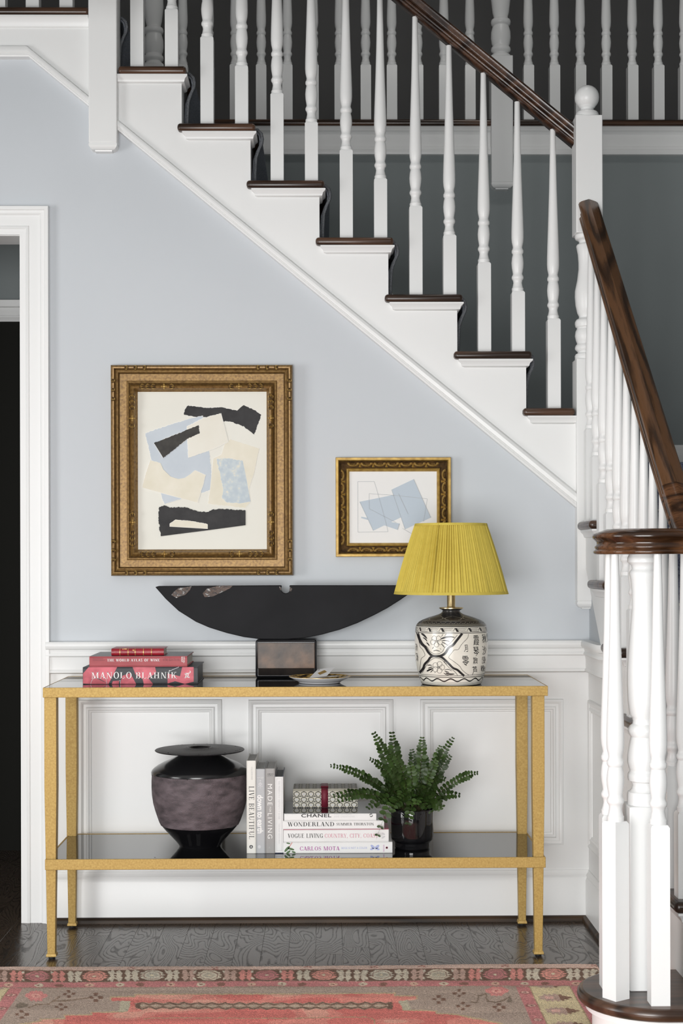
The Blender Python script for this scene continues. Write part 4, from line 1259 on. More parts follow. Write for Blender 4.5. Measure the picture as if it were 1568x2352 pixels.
# brush-written columns
for ch_, u0, u1, v0, v1 in (('\u6708', 885, 935, 655, 745), ('\u96f6', 858, 945, 795, 920), ('\u971e', 1010, 1082, 540, 665), ('\u7434', 1005, 1080, 685, 800), ('\u6563', 1003, 1065, 815, 900), ('\u82a6', 995, 1060, 930, 1040),
                            ('\u79cb', 1128, 1190, 530, 640), ('\u6c99', 1132, 1188, 680, 795), ('\u4fb5', 1122, 1180, 815, 905), ('\u665a', 1118, 1172, 925, 1010), ('\u96ea', 1200, 1226, 530, 640), ('\u96e8', 298, 316, 660, 745), ('\u98ce', 302, 322, 780, 885)):
    try:
        vs, fs = sans(ch_, .004)
    except Exception:
        continue
    if not vs: continue
    ax0, ax1 = min(v[0] for v in vs), max(v[0] for v in vs); ay0, ay1 = min(v[1] for v in vs), max(v[1] for v in vs)
    INKS = MB()
    INKS.add([wrap(u0 + (v[0] - ax0) / (ax1 - ax0) * (u1 - u0) + 6 * math.sin(v[1] * 5), v1 - (v[1] - ay0) / (ay1 - ay0) * (v1 - v0), .0006) for v in vs], fs)
    obj('brush_character', INKS, M['ink'], CER, smooth=False)
obj('painted_pattern', INKP, M['ink'], CER, smooth=False)
SCR = MB()
for v, wd in ((415, 3), (405, 2), (396, 2), (362, 1.5), (352, 1.5), (418, 1.5)): band(SCR, v, wd, .0004)
for k in range(40):
    a0_ = 2 * math.pi * k / 40
    for q0, q1 in (((0, 388), (.06, 372)), ((.06, 372), (.12, 388))):
        SCR.add([wrapa(a0_ + q0[0], q0[1]), wrapa(a0_ + q1[0], q1[1]), wrapa(a0_ + q1[0], q1[1] + 3), wrapa(a0_ + q0[0], q0[1] + 3)], [(0, 1, 2, 3)])
for k in range(8):
    for s_ in (-1, 1):
        a0_ = 2 * math.pi * k / 8
        A = []; B_ = []
        for t_ in [i / 8 for i in range(9)]:
            v = 302 + 46 * t_; da = .34 * math.sin(t_ * math.pi * .85) ** 1.0
            A.append(wrapa(a0_ + s_ * da, v)); B_.append(wrapa(a0_ + s_ * (da + .03), v))
        SCR.add(A + B_, [(i, i + 1, 10 + i, 9 + i) for i in range(8)])
obj('incised_lines', SCR, M['scratch'], SHO, smooth=False)
w = MB()
zr = TOP + .0003 + lz(1398.6) - _zb
w.lathe([(.0, zr), (.034, zr), (.0372, zr + .0015), (.0372, zr + .0035), (.034, zr + .0045), (.0135, zr + .0055), (.0125, zr + .008), (.0125, lz(1340)), (0, lz(1340))], (lx, LYc, 0), 48, cap=False)
STEM = obj('brass_stem', w, M['brass'], LAMP, ang=35)
# pleated shade
zs0, zs1 = lz(1362), lz(1200)
rs0, rs1 = 130.5 * SL_, 81.5 * SL_
w = MB()
NP = 112
pr_ = [rnd.uniform(-.35, .35) for _ in range(NP)]
amp_ = [rnd.choice([.5, .7, .9, 1.1, 1.3, 2.0]) for _ in range(NP)]
rows = 9
vs, fs = [], []
seg = NP * 4
for j in range(rows):
    t_ = j / (rows - 1)
    rb_0 = rs0 + (rs1 - rs0) * t_
    for k in range(seg):
        pi_, ph = divmod(k, 4)
        an = 2 * math.pi * (pi_ + ph / 4 + (pr_[pi_] * (1 - t_) * .6)) / NP
        off = (.0, .0024, .0030, -.0024)[ph] * amp_[pi_] * (.55 + .45 * math.sin(math.pi * min(1, max(0, t_))))
        r = rb_0 + off - .0012
        vs.append((lx + r * math.sin(an), LYc - r * math.cos(an), zs0 + (zs1 - zs0) * t_))
for j in range(rows - 1):
    for k in range(seg):
        k2 = (k + 1) % seg
        fs.append((j * seg + k, j * seg + k2, (j + 1) * seg + k2, (j + 1) * seg + k))
w.add(vs, fs)
MU = noisy('mustard_pleated_cotton', [(.3, (.545, .43, .078)), (.7, (.585, .465, .090))], 60, .85, bump=.08, bscale=700, spec=.15)
SHD = obj('lamp_shade', w, MU, LAMP, ang=50)
for zc_, r_, hh_ in ((zs0, rs0, .0085), (zs1, rs1, .0075)):
    w = MB()
    sg = 1 if zc_ == zs0 else -1
    k_ = (rs1 - rs0) / (zs1 - zs0)
    w.lathe([(r_ - .002, zc_), (r_ + .0016, zc_), (r_ + .0016 + k_ * sg * hh_, zc_ + sg * hh_), (r_ - .002 + k_ * sg * hh_, zc_ + sg * hh_), (r_ - .002, zc_)], (lx, LYc, 0), 96, cap=False)
    obj('shade_binding', w, MU, SHD, ang=40)
w = MB()
w.lathe([(rs0 - .006, zs0 + .003), (rs1 - .006, zs1 - .003)], (lx, LYc, 0), 64, cap=False)
obj('shade_lining', w, mat('cream_lining', (.72, .66, .48), .8), SHD)
w = MB()
for k in range(3):
    an = k * 2 * math.pi / 3 + .4
    w.bar((lx, LYc, zs1 - .02), (lx + (rs1 - .004) * math.cos(an), LYc + (rs1 - .004) * math.sin(an), zs1 - .006), .0016)
w.bar((lx, LYc, lz(1340) - .002), (lx, LYc, zs1 - .018), .004, 8)
obj('shade_carrier', w, M['brass'], LAMP)

# ------------------------------------------------------------------ large gilt framed collage
def at_c(u, v, s, x0, y0, Y): return at(x0 + u / s, y0 + v / s, Y)
PYF = -.010
FA, FB = at(253, 1323, -.05), at(671.5, 836, -.05)
PIC = thing('framed_collage', 'large gilt framed collage of torn black, cream and pale blue paper', 'picture', ((FA.x + FB.x) / 2, 0, FA.z))
IA, IB = at(315, 1263, -.014), at(610, 896, -.014)
bw = ((IA.x - FA.x) + (FB.x - IB.x)) / 2
s_ = bw / 62.0
FP = [(0, 0), (0, .028), (2, .040), (6, .045), (9, .044), (10.5, .036), (12, .034), (15, .036), (18, .037), (19.5, .029), (21, .027), (37, .026), (39, .030), (42, .031), (43.5, .026), (45, .025), (47, .032), (51, .037), (55, .034), (57, .026), (59, .020), (62, .014), (62, .008)]
w = MB(); w.mould_rect(FA.x, FB.x, FA.z, FB.z, [(a * s_, d) for a, d in FP], 0)
FRM = obj('frame', w, M['goldframe'], PIC, ang=28)
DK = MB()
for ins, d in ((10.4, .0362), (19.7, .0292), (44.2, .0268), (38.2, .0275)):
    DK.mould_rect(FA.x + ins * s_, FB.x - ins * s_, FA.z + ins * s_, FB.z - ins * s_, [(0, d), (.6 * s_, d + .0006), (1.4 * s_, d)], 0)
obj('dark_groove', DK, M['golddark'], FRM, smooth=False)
w = MB(); w.box(FA.x + .004, FB.x - .004, -.008, -.001, FA.z + .004, FB.z - .004)
obj('backing', w, M['black'], PIC, smooth=False)
w = MB(); w.box(IA.x - .004, IB.x + .004, -.012, -.008, IA.z - .004, IB.z + .004)
SHEET = obj('sheet', w, noisy('warm_white_paper', [(.3, (.76, .75, .68)), (.7, (.79, .78, .71))], 5, .8), PIC, smooth=False)
# carved tulips and florets near the corners of the inner torus, leaf tips on the outer edge
CV, CVD = MB(), MB()
def tulip(c, d, L_, dep):
    c, d = Vector(c), Vector(d).normalized(); n_ = Vector((0, -1, 0)); sd = d.cross(n_)
    for s2 in (-1, 0, 1):
        p0 = c - d * L_ * .5; p1 = c + d * L_ * (.55 if s2 else .35) + sd * s2 * L_ * .42
        mid = (p0 + p1) / 2 + sd * s2 * L_ * .28 + n_ * dep
        w_ = L_ * .14
        CV.add([tuple(p0), tuple(mid + sd * w_ - n_ * dep * .6), tuple(mid), tuple(mid - sd * w_ - n_ * dep * .6), tuple(p1)], [(0, 1, 2), (0, 2, 3), (1, 4, 2), (2, 4, 3)])
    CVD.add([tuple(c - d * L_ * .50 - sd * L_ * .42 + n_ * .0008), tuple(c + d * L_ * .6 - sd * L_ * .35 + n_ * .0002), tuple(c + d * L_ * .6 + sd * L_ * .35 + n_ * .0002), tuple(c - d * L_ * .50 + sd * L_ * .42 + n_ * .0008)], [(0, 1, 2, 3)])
def floret(c, L_, dep):
    c = Vector(c)
    for k in range(4):
        an = k * math.pi / 2
        d = Vector((math.cos(an), 0, math.sin(an))); sd = Vector((-d.z, 0, d.x))
        p1 = c + d * L_; mid = c + d * L_ * .5 + Vector((0, -dep, 0))
        CV.add([tuple(c + d * L_ * .2), tuple(mid + sd * L_ * .3 + Vector((0, dep, 0))), tuple(mid), tuple(mid - sd * L_ * .3 + Vector((0, dep, 0))), tuple(p1)], [(0, 1, 2), (0, 2, 3), (1, 4, 2), (2, 4, 3)])
    CV.lathe([(L_ * .3, 0), (L_ * .2, .0015), (0, .002)], (0, 0, 0), 8, cap=False)
    k0 = len(CV.v) - 24
    for i in range(k0, len(CV.v)):
        x, y, z = CV.v[i]; CV.v[i] = (c.x + x, c.y - z, c.z + y)
ti = 51 * s_
X0, X1, Z0, Z1 = FA.x + ti, FB.x - ti, FA.z + ti, FB.z - ti
yy = -.0375
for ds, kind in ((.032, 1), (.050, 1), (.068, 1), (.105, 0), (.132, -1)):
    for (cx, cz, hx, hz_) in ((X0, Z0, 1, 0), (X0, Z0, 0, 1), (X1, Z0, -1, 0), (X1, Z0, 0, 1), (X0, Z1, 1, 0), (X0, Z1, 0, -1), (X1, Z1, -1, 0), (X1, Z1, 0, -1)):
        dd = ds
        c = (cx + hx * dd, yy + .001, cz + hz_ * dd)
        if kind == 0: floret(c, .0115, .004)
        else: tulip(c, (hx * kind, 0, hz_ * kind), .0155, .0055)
to = 16 * s_ * 0 + 7 * s_
X0, X1, Z0, Z1 = FA.x + to, FB.x - to, FA.z + to, FB.z - to
for ds in (.045, .075, .105):
    for (cx, cz, hx, hz_) in ((X0, Z0, 1, 0), (X0, Z0, 0, 1), (X1, Z0, -1, 0), (X1, Z0, 0, 1), (X0, Z1, 1, 0), (X0, Z1, 0, -1), (X1, Z1, -1, 0), (X1, Z1, 0, -1)):
        tulip((cx + hx * ds, -.0452, cz + hz_ * ds), (-hx, 0, -hz_), .012, .002)
tag(obj('carved_ornament', CV, M['goldhi'], FRM, smooth=False), kind='stuff')
tag(obj('carved_shade', CVD, M['golddark'], FRM, smooth=False), kind='stuff')  # dark plates painted in as shade behind the carved motifs
# torn papers, each its own thin sheet
c1 = lambda u, v: (240 + u / 3.4844, 820 + v / 3.4844)
PB = noisy('charcoal_painted_paper', [(.3, (.022, .022, .023)), (.7, (.040, .039, .040))], 30, .75)
PB2 = noisy('soft_black_painted_paper', [(.3, (.030, .028, .026)), (.7, (.055, .052, .046))], 40, .75)
PC = noisy('cream_paper', [(.3, (.72, .68, .55)), (.7, (.80, .76, .65))], 14, .8)
PI = noisy('ivory_paper', [(.3, (.77, .74, .65)), (.7, (.80, .78, .70))], 14, .8)
PW = mat('white_torn_edge', (.84, .83, .79), .8)
PBL = noisy('pale_blue_painted_paper', [(.3, (.52, .575, .63)), (.7, (.58, .63, .675))], 14, .8)
PBS = noisy('scuffed_pale_blue_paint', [(.42, (.50, .57, .62)), (.60, (.58, .64, .66)), (.70, (.76, .73, .62))], 55, .8, detail=8)
def tear(poly, torn, amp=2.2):
    out = []
    for i, p in enumerate(poly):
        q = poly[(i + 1) % len(poly)]
        out.append(p)
        l = math.hypot(q[0] - p[0], q[1] - p[1])
        n_ = int(l / 9)
        if i in torn:
            for k in range(1, n_):
                t_ = k / n_
                out.append((p[0] + (q[0] - p[0]) * t_ + rnd.uniform(-amp, amp), p[1] + (q[1] - p[1]) * t_ + rnd.uniform(-amp, amp)))
    return out
lay = [0]
def paper(poly, torn, m, edge=None, amp=2.2, th=.0007, label=None):
    lay[0] += 1
    y1 = -.012 - .00045 * lay[0]
    pts = tear(poly, torn, amp)
    w = MB()
    w.prism([(p.x, p.z) for p in [at(*c1(*q), y1) for q in pts]], y1, -.0118)
    o = obj('torn_paper', w, m, SHEET, smooth=False)
    if label: o['label'] = label
    if edge:                                    # white torn core showing along the rim
        cx = sum(p[0] for p in poly) / len(poly); cy = sum(p[1] for p in poly) / len(poly)
        w = MB()
        big = [(q[0] + (3.2 if q[0] > cx else -3.2) * edge, q[1] + (3.2 if q[1] > cy else -3.2) * edge) for q in pts]
        w.prism([(p.x, p.z) for p in [at(*c1(*q), y1 + .0003) for q in big]], y1 + .0003, -.0118)
        SC2 = obj('torn_paper', w, PW, SHEET, smooth=False)
    return o
paper([(665, 390), (820, 408), (930, 402), (1060, 430), (1115, 385), (1200, 425), (1254, 465), (1198, 620), (1120, 560), (1020, 520), (930, 512), (850, 480), (720, 478), (635, 462), (640, 425)], set(range(15)), PB, .5, 3, label='black torn strip across the top')
paper([(325, 612), (400, 583), (550, 535), (700, 488), (785, 472), (790, 600), (835, 740), (850, 860), (862, 1060), (770, 1088), (600, 1060), (450, 1000), (375, 820), (345, 690)], {0, 1, 2, 3, 5, 6, 7, 8, 12, 13}, PBL, .8, 3, label='large pale blue torn sheet')
paper([(960, 700), (1005, 658), (1236, 732), (1195, 930), (1155, 1060), (1168, 1157), (1125, 1208), (828, 1175), (845, 1060), (870, 812), (935, 780)], {0, 1, 2, 3, 6, 7}, PC, .6, 2.5, label='cream torn sheet at the right')
paper([(898, 818), (960, 808), (1105, 832), (1130, 950), (1168, 1157), (1090, 1170), (985, 1165), (940, 1130), (948, 1050), (915, 900)], {0, 1, 5, 6, 7, 8, 9}, PBS, .3, 4, label='scuffed pale blue panel')
paper([(450, 1083), (520, 1100), (622, 1132), (480, 1176), (460, 1130)], {2, 3, 4}, PBL, .7, 2, label='small pale blue scrap')
paper([(365, 825), (448, 850), (470, 900), (530, 958), (590, 976), (640, 968), (690, 935), (720, 908), (808, 945), (790, 1010), (742, 1165), (620, 1132), (300, 1045), (330, 930)], {0, 7, 8, 9, 12, 13}, PC, .9, 2.5, label='cream sheet with a rounded cut')
paper([(660, 560), (790, 490), (930, 452), (990, 678), (870, 735), (672, 805), (665, 690)], {0, 1, 3, 4, 5}, PI, 1.0, 2.5, label='ivory torn square')
paper([(395, 688), (620, 600), (752, 545), (762, 610), (660, 655), (580, 720), (470, 808)], {0, 1, 2, 3, 4, 5}, PB2, .6, 2.5, label='black wedge of paper on the blue')
paper([(438, 1200), (475, 1186), (520, 1206), (640, 1200), (740, 1235), (820, 1240), (860, 1222), (930, 1216), (1127, 1228), (1127, 1346), (800, 1390), (450, 1434), (440, 1390), (432, 1260)], {0, 1, 2, 3, 4, 5, 6, 7, 11, 12, 13}, PB, .0, 4.5, label='black torn block across the bottom')
paper([(522, 1335), (570, 1302), (700, 1315), (824, 1338), (824, 1374), (522, 1356)], {0, 1, 2}, PC, .5, 1.5, label='small cream scrap on the black block')

# ------------------------------------------------------------------ small gilt framed drawing
SA, SB_ = at(771, 1279, -.03), at(1035.5, 1050, -.03)
PIC2 = thing('framed_drawing', 'small framed drawing of blue rectangles behind the lamp shade, carved gilt frame', 'picture', ((SA.x + SB_.x) / 2, 0, SA.z))
IA2, IB2 = at(803, 1247.5, -.012), at(1003, 1080, -.012)
bw2 = ((IA2.x - SA.x) + (SB_.x - IB2.x)) / 2
s2_ = bw2 / 32.5
FP2 = [(0, 0), (0, .026), (1, .029), (6, .029), (7.5, .024), (9, .020), (14, .014), (20, .013), (24, .014), (26.5, .018), (28, .019), (31.5, .014), (32.5, .010), (32.5, .006)]
w = MB(); w.mould_rect(SA.x, SB_.x, SA.z, SB_.z, [(a * s2_, d) for a, d in FP2], 0)
FR2 = obj('frame', w, M['goldsmall'], PIC2, ang=28)
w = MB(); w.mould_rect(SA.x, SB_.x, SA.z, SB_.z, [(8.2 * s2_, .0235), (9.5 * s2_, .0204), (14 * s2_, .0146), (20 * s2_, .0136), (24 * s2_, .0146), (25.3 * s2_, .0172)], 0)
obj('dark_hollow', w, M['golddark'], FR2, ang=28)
w = MB(); w.box(IA2.x - .004, IB2.x + .004, -.009, -.004, IA2.z - .004, IB2.z + .004)
MATB = obj('sheet', w, mat('white_drawing_paper', (.80, .795, .78), .8), PIC2, smooth=False)
# egg motifs: a half-round shell with a dark inner slot, one mesh shared by every repeat
em = MB()
rings_ = []
for (r, hgt) in ((1.06, .0), (.97, .6), (.80, .95), (.62, .6), (.55, .1)):
    rings_.append([(r * .0185 * math.cos(t_), -hgt * .012, -.009 + r * .020 * math.sin(t_)) for t_ in [math.pi * i / 14 for i in range(15)]])
em.loft(rings_, closed=False, caps=False)
eg = MB()
for q in (-.0045, 0, .0045):
    eg.loft([[(q - .0014, -.0005, -.006), (q, -.004, -.006), (q + .0014, -.0005, -.006)], [(q - .0012, -.0005, .004), (q, -.0035, .004), (q + .0012, -.0005, .004)]], closed=False, caps=False)
em.add(eg.v, eg.f)
e0 = obj('egg_motif', em, M['goldhi'], None, ang=50); eme = e0.data; bpy.data.objects.remove(e0)
dm = MB(); dm.add([(-.0045, 0, .010), (.0045, 0, .010), (0, -.004, .006), (0, -.001, -.009)], [(0, 1, 2), (0, 2, 3), (1, 3, 2)])
d0 = obj('dart_motif', dm, M['goldsmall'], None, smooth=False); dme = d0.data; bpy.data.objects.remove(d0)
cin = 16.2 * s2_
def motif_row(p, q, n_, rot):
    p, q = Vector(p), Vector(q)
    for i in range(n_):
        c = p.lerp(q, (i + .5) / n_)
        for me_, nm, tt in ((eme, 'egg_motif', 0), (dme, 'dart_motif', .5)):
            c2 = p.lerp(q, (i + .5 + tt) / n_)
            if tt and i == n_ - 1: continue
            o = bpy.data.objects.new(nm, me_); COL.objects.link(o); o.parent = FR2
            o.location = c2 - root_loc(FR2); o.rotation_euler = (0, rot, 0)
            L_ = (q - p).length / n_
            o.scale = (L_ / .041, 1, cin * 1.02 / .038 if not tt else 1)
x0_, x1_, z0_, z1_ = SA.x + cin, SB_.x - cin, SA.z + cin, SB_.z - cin
motif_row((x0_ + .014, -.0135, z1_), (x1_ - .014, -.0135, z1_), 7, math.pi)
motif_row((x0_ + .014, -.0135, z0_), (x1_ - .014, -.0135, z0_), 7, 0)
motif_row((x0_, -.0135, z0_ + .014), (x0_, -.0135, z1_ - .014), 6, math.pi / 2)
motif_row((x1_, -.0135, z0_ + .014), (x1_, -.0135, z1_ - .014), 6, -math.pi / 2)
c2_ = lambda u, v: (760 + u / 3.7333, 1040 + v / 3.7333)
PBL2 = mat('flat_pale_blue_paper', (.50, .57, .64), .8)
for i, poly in enumerate(([(245, 420), (530, 362), (658, 525), (362, 668)], [(518, 316), (708, 226), (855, 556), (634, 656)], [(258, 548), (590, 607), (570, 661), (455, 622), (400, 600), (258, 560)])):
    w = MB(); y1 = -.0094 - .0003 * i
    w.prism([(p.x, p.z) for p in [at(*c2_(*q), y1) for q in poly]], y1, -.0088)
    obj('blue_paper', w, PBL2, MATB, smooth=False)
pl = []
def pline(pts, wd=1.3):
    for (xa_, ya_), (xb_, yb_) in zip(pts[:-1], pts[1:]):
        l = math.hypot(xb_ - xa_, yb_ - ya_); nx_, ny_ = -(yb_ - ya_) / l * wd, (xb_ - xa_) / l * wd
        pl.append([c2_(xa_ + nx_, ya_ + ny_), c2_(xb_ + nx_, yb_ + ny_), c2_(xb_ - nx_, yb_ - ny_), c2_(xa_ - nx_, ya_ - ny_)])
pline([(230, 680), (228, 248), (370, 247), (395, 330), (470, 600), (488, 676), (230, 681)])
pline([(327, 480), (326, 350), (560, 366), (825, 395), (792, 590)])
pline([(327, 480), (560, 600)]); pline([(578, 350), (660, 525)], 1.8); pline([(520, 320), (634, 656)]); pline([(708, 226), (855, 556)], 1.6); pline([(612, 648), (720, 712)]); pline([(585, 608), (570, 661)], 1.8); pline([(245, 420), (362, 668)])
w = MB()
y1 = -.0106
for p in pl: w.add([tuple(at(*q, y1)) for q in p], [(0, 1, 2, 3)])
obj('pencil_lines', w, mat('pencil_grey', (.42, .44, .46), .7), MATB, smooth=False)

# ------------------------------------------------------------------ half-moon sculpture on a block
YBK = on(657, 1557.5, TOP).y
a, b = at(586.5, 1558, YBK), at(727.5, 1470, YBK)
zbt = TOP + .0003 + (b.z - a.z)
SCU = thing('sculpture', 'black half-moon slab balanced on a mottled bronze block, centre of the tabletop', 'sculpture', ((a.x + b.x) / 2, YBK + .06, TOP))
w = MB(); w.box(a.x, b.x, YBK, YBK + .11, TOP + .0003, zbt)
m = noisy('mottled_bronze', [(.3, (.022, .017, .014)), (.5, (.075, .046, .030)), (.72, (.17, .095, .055))], 14, .42, .15, 8, bump=.1, bscale=60)
nt, bs, new, link = nodes(m)
obj('block', w, M['blackglaze'] if False else mat('black_lacquer_block', (.012, .012, .014), .25), SCU, bevel=.008, seg=4)
w = MB(); w.box(a.x + .006, b.x - .006, YBK - .0008, YBK + .004, TOP + .030, zbt - .009)
obj('bronze_face', w, m, SCU, bevel=.003, seg=2)
w = MB()
w.box(a.x + .008, b.x - .008, YBK - .0005, YBK + .004, TOP + .008, TOP + .034)
obj('dark_lower_face', w, noisy('dark_bronze', [(.3, (.010, .008, .008)), (.7, (.028, .021, .017))], 20, .75, 0, spec=.15), SCU, bevel=.002)
YSF = YBK + .03
q = lambda x, y: at(x, y, YSF)
pt, pb = q(656, 1346), q(656, 1468.5)
dz_ = zbt - .0005 - pb.z
tl, tr = q(356, 1348), q(957, 1348)
poly = [(tl.x + .004, tl.z + dz_ - .004), (tl.x, tl.z + dz_), (tl.x + .010, tl.z + dz_ + .003)]
nt_ = q(655, 1346)
hc = q(655.5, 1352); hr = 10.5 * (YSF + 5) / F
topz_ = q(500, 1344.5).z + dz_
poly += [(nt_.x - hr * .86, topz_)]
poly += [(hc.x + hr * math.cos(t_), hc.z + dz_ + hr * math.sin(t_)) for t_ in [math.radians(150 + i * 240 / 14) for i in range(15)]]
poly += [(nt_.x + hr * .86, topz_), (tr.x - .010, topz_ - .001), (tr.x, tr.z + dz_), (tr.x - .004, tr.z + dz_ - .004)]
cv = [(940, 1363), (920, 1377), (890, 1396), (860, 1412), (820, 1431), (780, 1446), (740, 1457), (700, 1465), (656, 1468.5), (600, 1468), (560, 1463), (520, 1453.5), (480, 1441), (450, 1428), (410, 1403), (380, 1375)]
poly += [(q(x, y).x, q(x, y).z + dz_) for x, y in cv]
w = MB(); w.prism(poly[::-1], YSF, YSF + .042)
SLAB = obj('half_moon_slab', w, noisy('matte_black_ceramic', [(.3, (.011, .011, .0125)), (.7, (.017, .017, .019))], 6, .7, spec=.2, bump=.08, bscale=40), SCU, bevel=.004, seg=3, ang=50)
# chipped places where the pale body shows
CH = noisy('chipped_stone', [(.35, (.03, .025, .024)), (.5, (.13, .085, .065)), (.58, (.05, .045, .045)), (.68, (.62, .60, .58))], 55, .5, 0, 8, (1, 1, 2.5), .8, 90)
def chip(px_, th=.0012):
    w = MB()
    pp = tear(px_, set(range(len(px_))), 1.0)
    pts_ = [q(x, y) for x, y in pp]
    w.prism([(p.x, p.z + dz_) for p in pts_], YSF - th, YSF + .001)
    obj('chip', w, CH, SLAB, smooth=False)
chip([(393, 1366), (400, 1358), (410, 1350), (440, 1346), (436, 1355), (425, 1366), (405, 1373)])
chip([(465, 1362), (475, 1352), (500, 1345.5), (534, 1345), (528, 1351), (510, 1360), (490, 1369), (470, 1371)])
chip([(666, 1347), (671, 1352), (668, 1358), (664, 1356)]); chip([(641, 1346), (645, 1349), (645.5, 1356), (642, 1352)])

# ------------------------------------------------------------------ saucer with two playing cards
pf = on(734, 1571, TOP)
pc = Vector((at(734, 1556, pf.y + .045).x, pf.y + .045, TOP + .0003))
k_ = (pc.y + 5) / F
DISH = thing('dish', 'small white dish with dark gilt upper face, holding two cards', 'dish', pc)
R = 70 * k_
w = MB()
w.lathe([(0, .0), (R * .66, .0), (R * .69, .002), (R * .70, .004), (R * .86, .011), (R, .0185), (R * 1.002, .0195), (R * .995, .0203)], pc, 64, cap=False)
obj('dish_body', w, mat('white_porcelain', (.82, .82, .84), .08), DISH)
w = MB(); w.lathe([(R * .995, .0204), (R * .95, .0182), (R * .72, .0095), (R * .66, .007), (0, .0065)], pc, 64, cap=False)
obj('gilded_face', w, noisy('black_and_gilt_print', [(.42, (.030, .020, .012)), (.50, (.30, .18, .05)), (.58, (.62, .44, .15)), (.64, (.05, .035, .02))], 55, .2, .2), DISH)
w = MB(); w.lathe([(R * .985, .0198), (R * 1.005, .0196), (R * 1.004, .0206), (R * .985, .0208), (R * .985, .0198)], pc, 64, cap=False)
obj('gilt_rim', w, M['goldhi'], DISH)
w = MB()
w.lathe([(R * .56, .0095), (R * .565, .0102), (R * .58, .0100), (R * .585, .0085)], pc, 48, cap=False); w.lathe([(R * .30, .0070), (R * .31, .0076), (R * .33, .0076), (R * .34, .007)], pc, 40, cap=False)
obj('gilt_ring', w, M['goldhi'], DISH)
CARD = mat('white_playing_card', (.84, .84, .85), .35)
def card(label, pos, rz, tilt, roll, tilt_back=0):
    o = thing('playing_card', label, 'playing card', pos, 'playing cards in the dish')
    w = MB(); w.box(-.029, .029, -.044, .044, -.0002, .0002)
    w.v = [(x + pos[0], y + pos[1], z + pos[2]) for x, y, z in w.v]
    obj('card_face', w, CARD, o, smooth=False)
    pg = put('queen_print', ([(x, y) for x, y in [(-.5, 0), (0, -.8), (.5, 0), (0, .8)]], [(0, 1, 2, 3)]), Vector(pos) + Vector((-.016, -.024, .0003)), (1, 0, 0), (0, 1, 0), .032, .048, M['goldhi'], o, .0002)
    put('index', sans('2', .01), Vector(pos) + Vector((-.026, .030, .0003)), (1, 0, 0), (0, 1, 0), .006, .010, INK, o, .0002)
    o.rotation_euler = (tilt, roll, rz)
    return o
card('white playing card lying flat across the dish, lower of the two', (pc.x + .014, pc.y + .006, pc.z + .0175), math.radians(-58), math.radians(2), math.radians(-3))
card('white playing card propped up at an angle, on top of the other', (pc.x + .008, pc.y + .018, pc.z + .030), math.radians(-20), math.radians(14), math.radians(-8))

# ------------------------------------------------------------------ stoneware vase
vf = on(459, 1951.5, SHELF)
VC = Vector((at(459, 1900, vf.y + .066).x, vf.y + .066, SHELF + .0003))
vk = (VC.y + 5) / F
vz = lambda y: VC.z + (1945.3 - y) * vk
VASE = thing('vase', 'round stoneware vase with flat disc rim, black glaze and rough purple-brown band', 'vase', VC)
v3 = [(x, VC.y, z) for x, z in ()]
def vl(name, l, m, parent=VASE, seg=72, jit=0, ang=40):
    w = MB(); w.lathe([(r * vk, vz(y)) for r, y in l], (VC.x, VC.y, 0), seg, cap=False)
    if jit:
        r2 = random.Random(3)
        w.v = [(x + r2.uniform(-jit, jit), y + r2.uniform(-jit, jit), z + r2.uniform(-jit, jit)) for x, y, z in w.v]
    return obj(name, w, m, parent, ang=ang)
vl('glazed_foot', [(0, 1945.3), (47, 1945.3), (48, 1943), (49, 1941), (56, 1932), (68, 1919), (79, 1907), (86.5, 1898), (89, 1893)], M['blackglaze'])
RB = noisy('rough_purple_brown_stoneware', [(.30, (.050, .040, .044)), (.5, (.105, .082, .090)), (.7, (.165, .132, .145))], 22, .62, 0, 10, (1, 1, 2.2), .55, 260)
vl('rough_band', [(89.5, 1895), (92.5, 1889), (97, 1877), (102, 1862), (106.5, 1845), (109.3, 1826), (110, 1810), (110, 1795), (109.5, 1784), (109.3, 1776)], RB, jit=.0002)
vl('glazed_shoulder', [(110.5, 1778), (110.8, 1775.5), (109, 1771), (104, 1766), (96, 1760.5), (84, 1754), (70, 1748), (58, 1742.5), (49, 1738), (44, 1734), (42, 1730.5), (42, 1726)], mat('satin_black_glaze', (.010, .010, .011), .2, 0, .55))
vl('disc_rim', [(42, 1729), (70, 1728.5), (95, 1728), (101, 1727.2), (102.5, 1725.8), (101.5, 1724.5), (96, 1724.2), (92, 1723.6), (60, 1722.4), (40, 1721.5), (31, 1720), (27, 1719.4), (24, 1720.2), (22, 1723), (24, 1735), (36, 1745)], noisy('black_crusted_glaze', [(.3, (.010, .010, .011)), (.7, (.032, .030, .032))], 40, .45, bump=.4, bscale=160))
w = MB()
r3 = random.Random(5)
for k in range(150):                                # beads of glaze along the seams
    an = r3.uniform(0, 2 * math.pi)
    yy_, rr_ = r3.choice(((1778.5, 109.8), (1896, 88.2), (1723.9, 93), (1720.3, 30), (1781, 109.4)))
    s3 = r3.uniform(.0005, .0012)
    c = (VC.x + rr_ * vk * math.cos(an), VC.y + rr_ * vk * math.sin(an), vz(yy_ + r3.uniform(-.5, .5)))
    w.lathe([(0, -s3), (s3 * .8, -s3 * .5), (s3, 0), (s3 * .8, s3 * .5), (0, s3)], c, 6, cap=False)
tag(obj('glaze_beads', w, M['blackglaze'], VASE), kind='stuff')

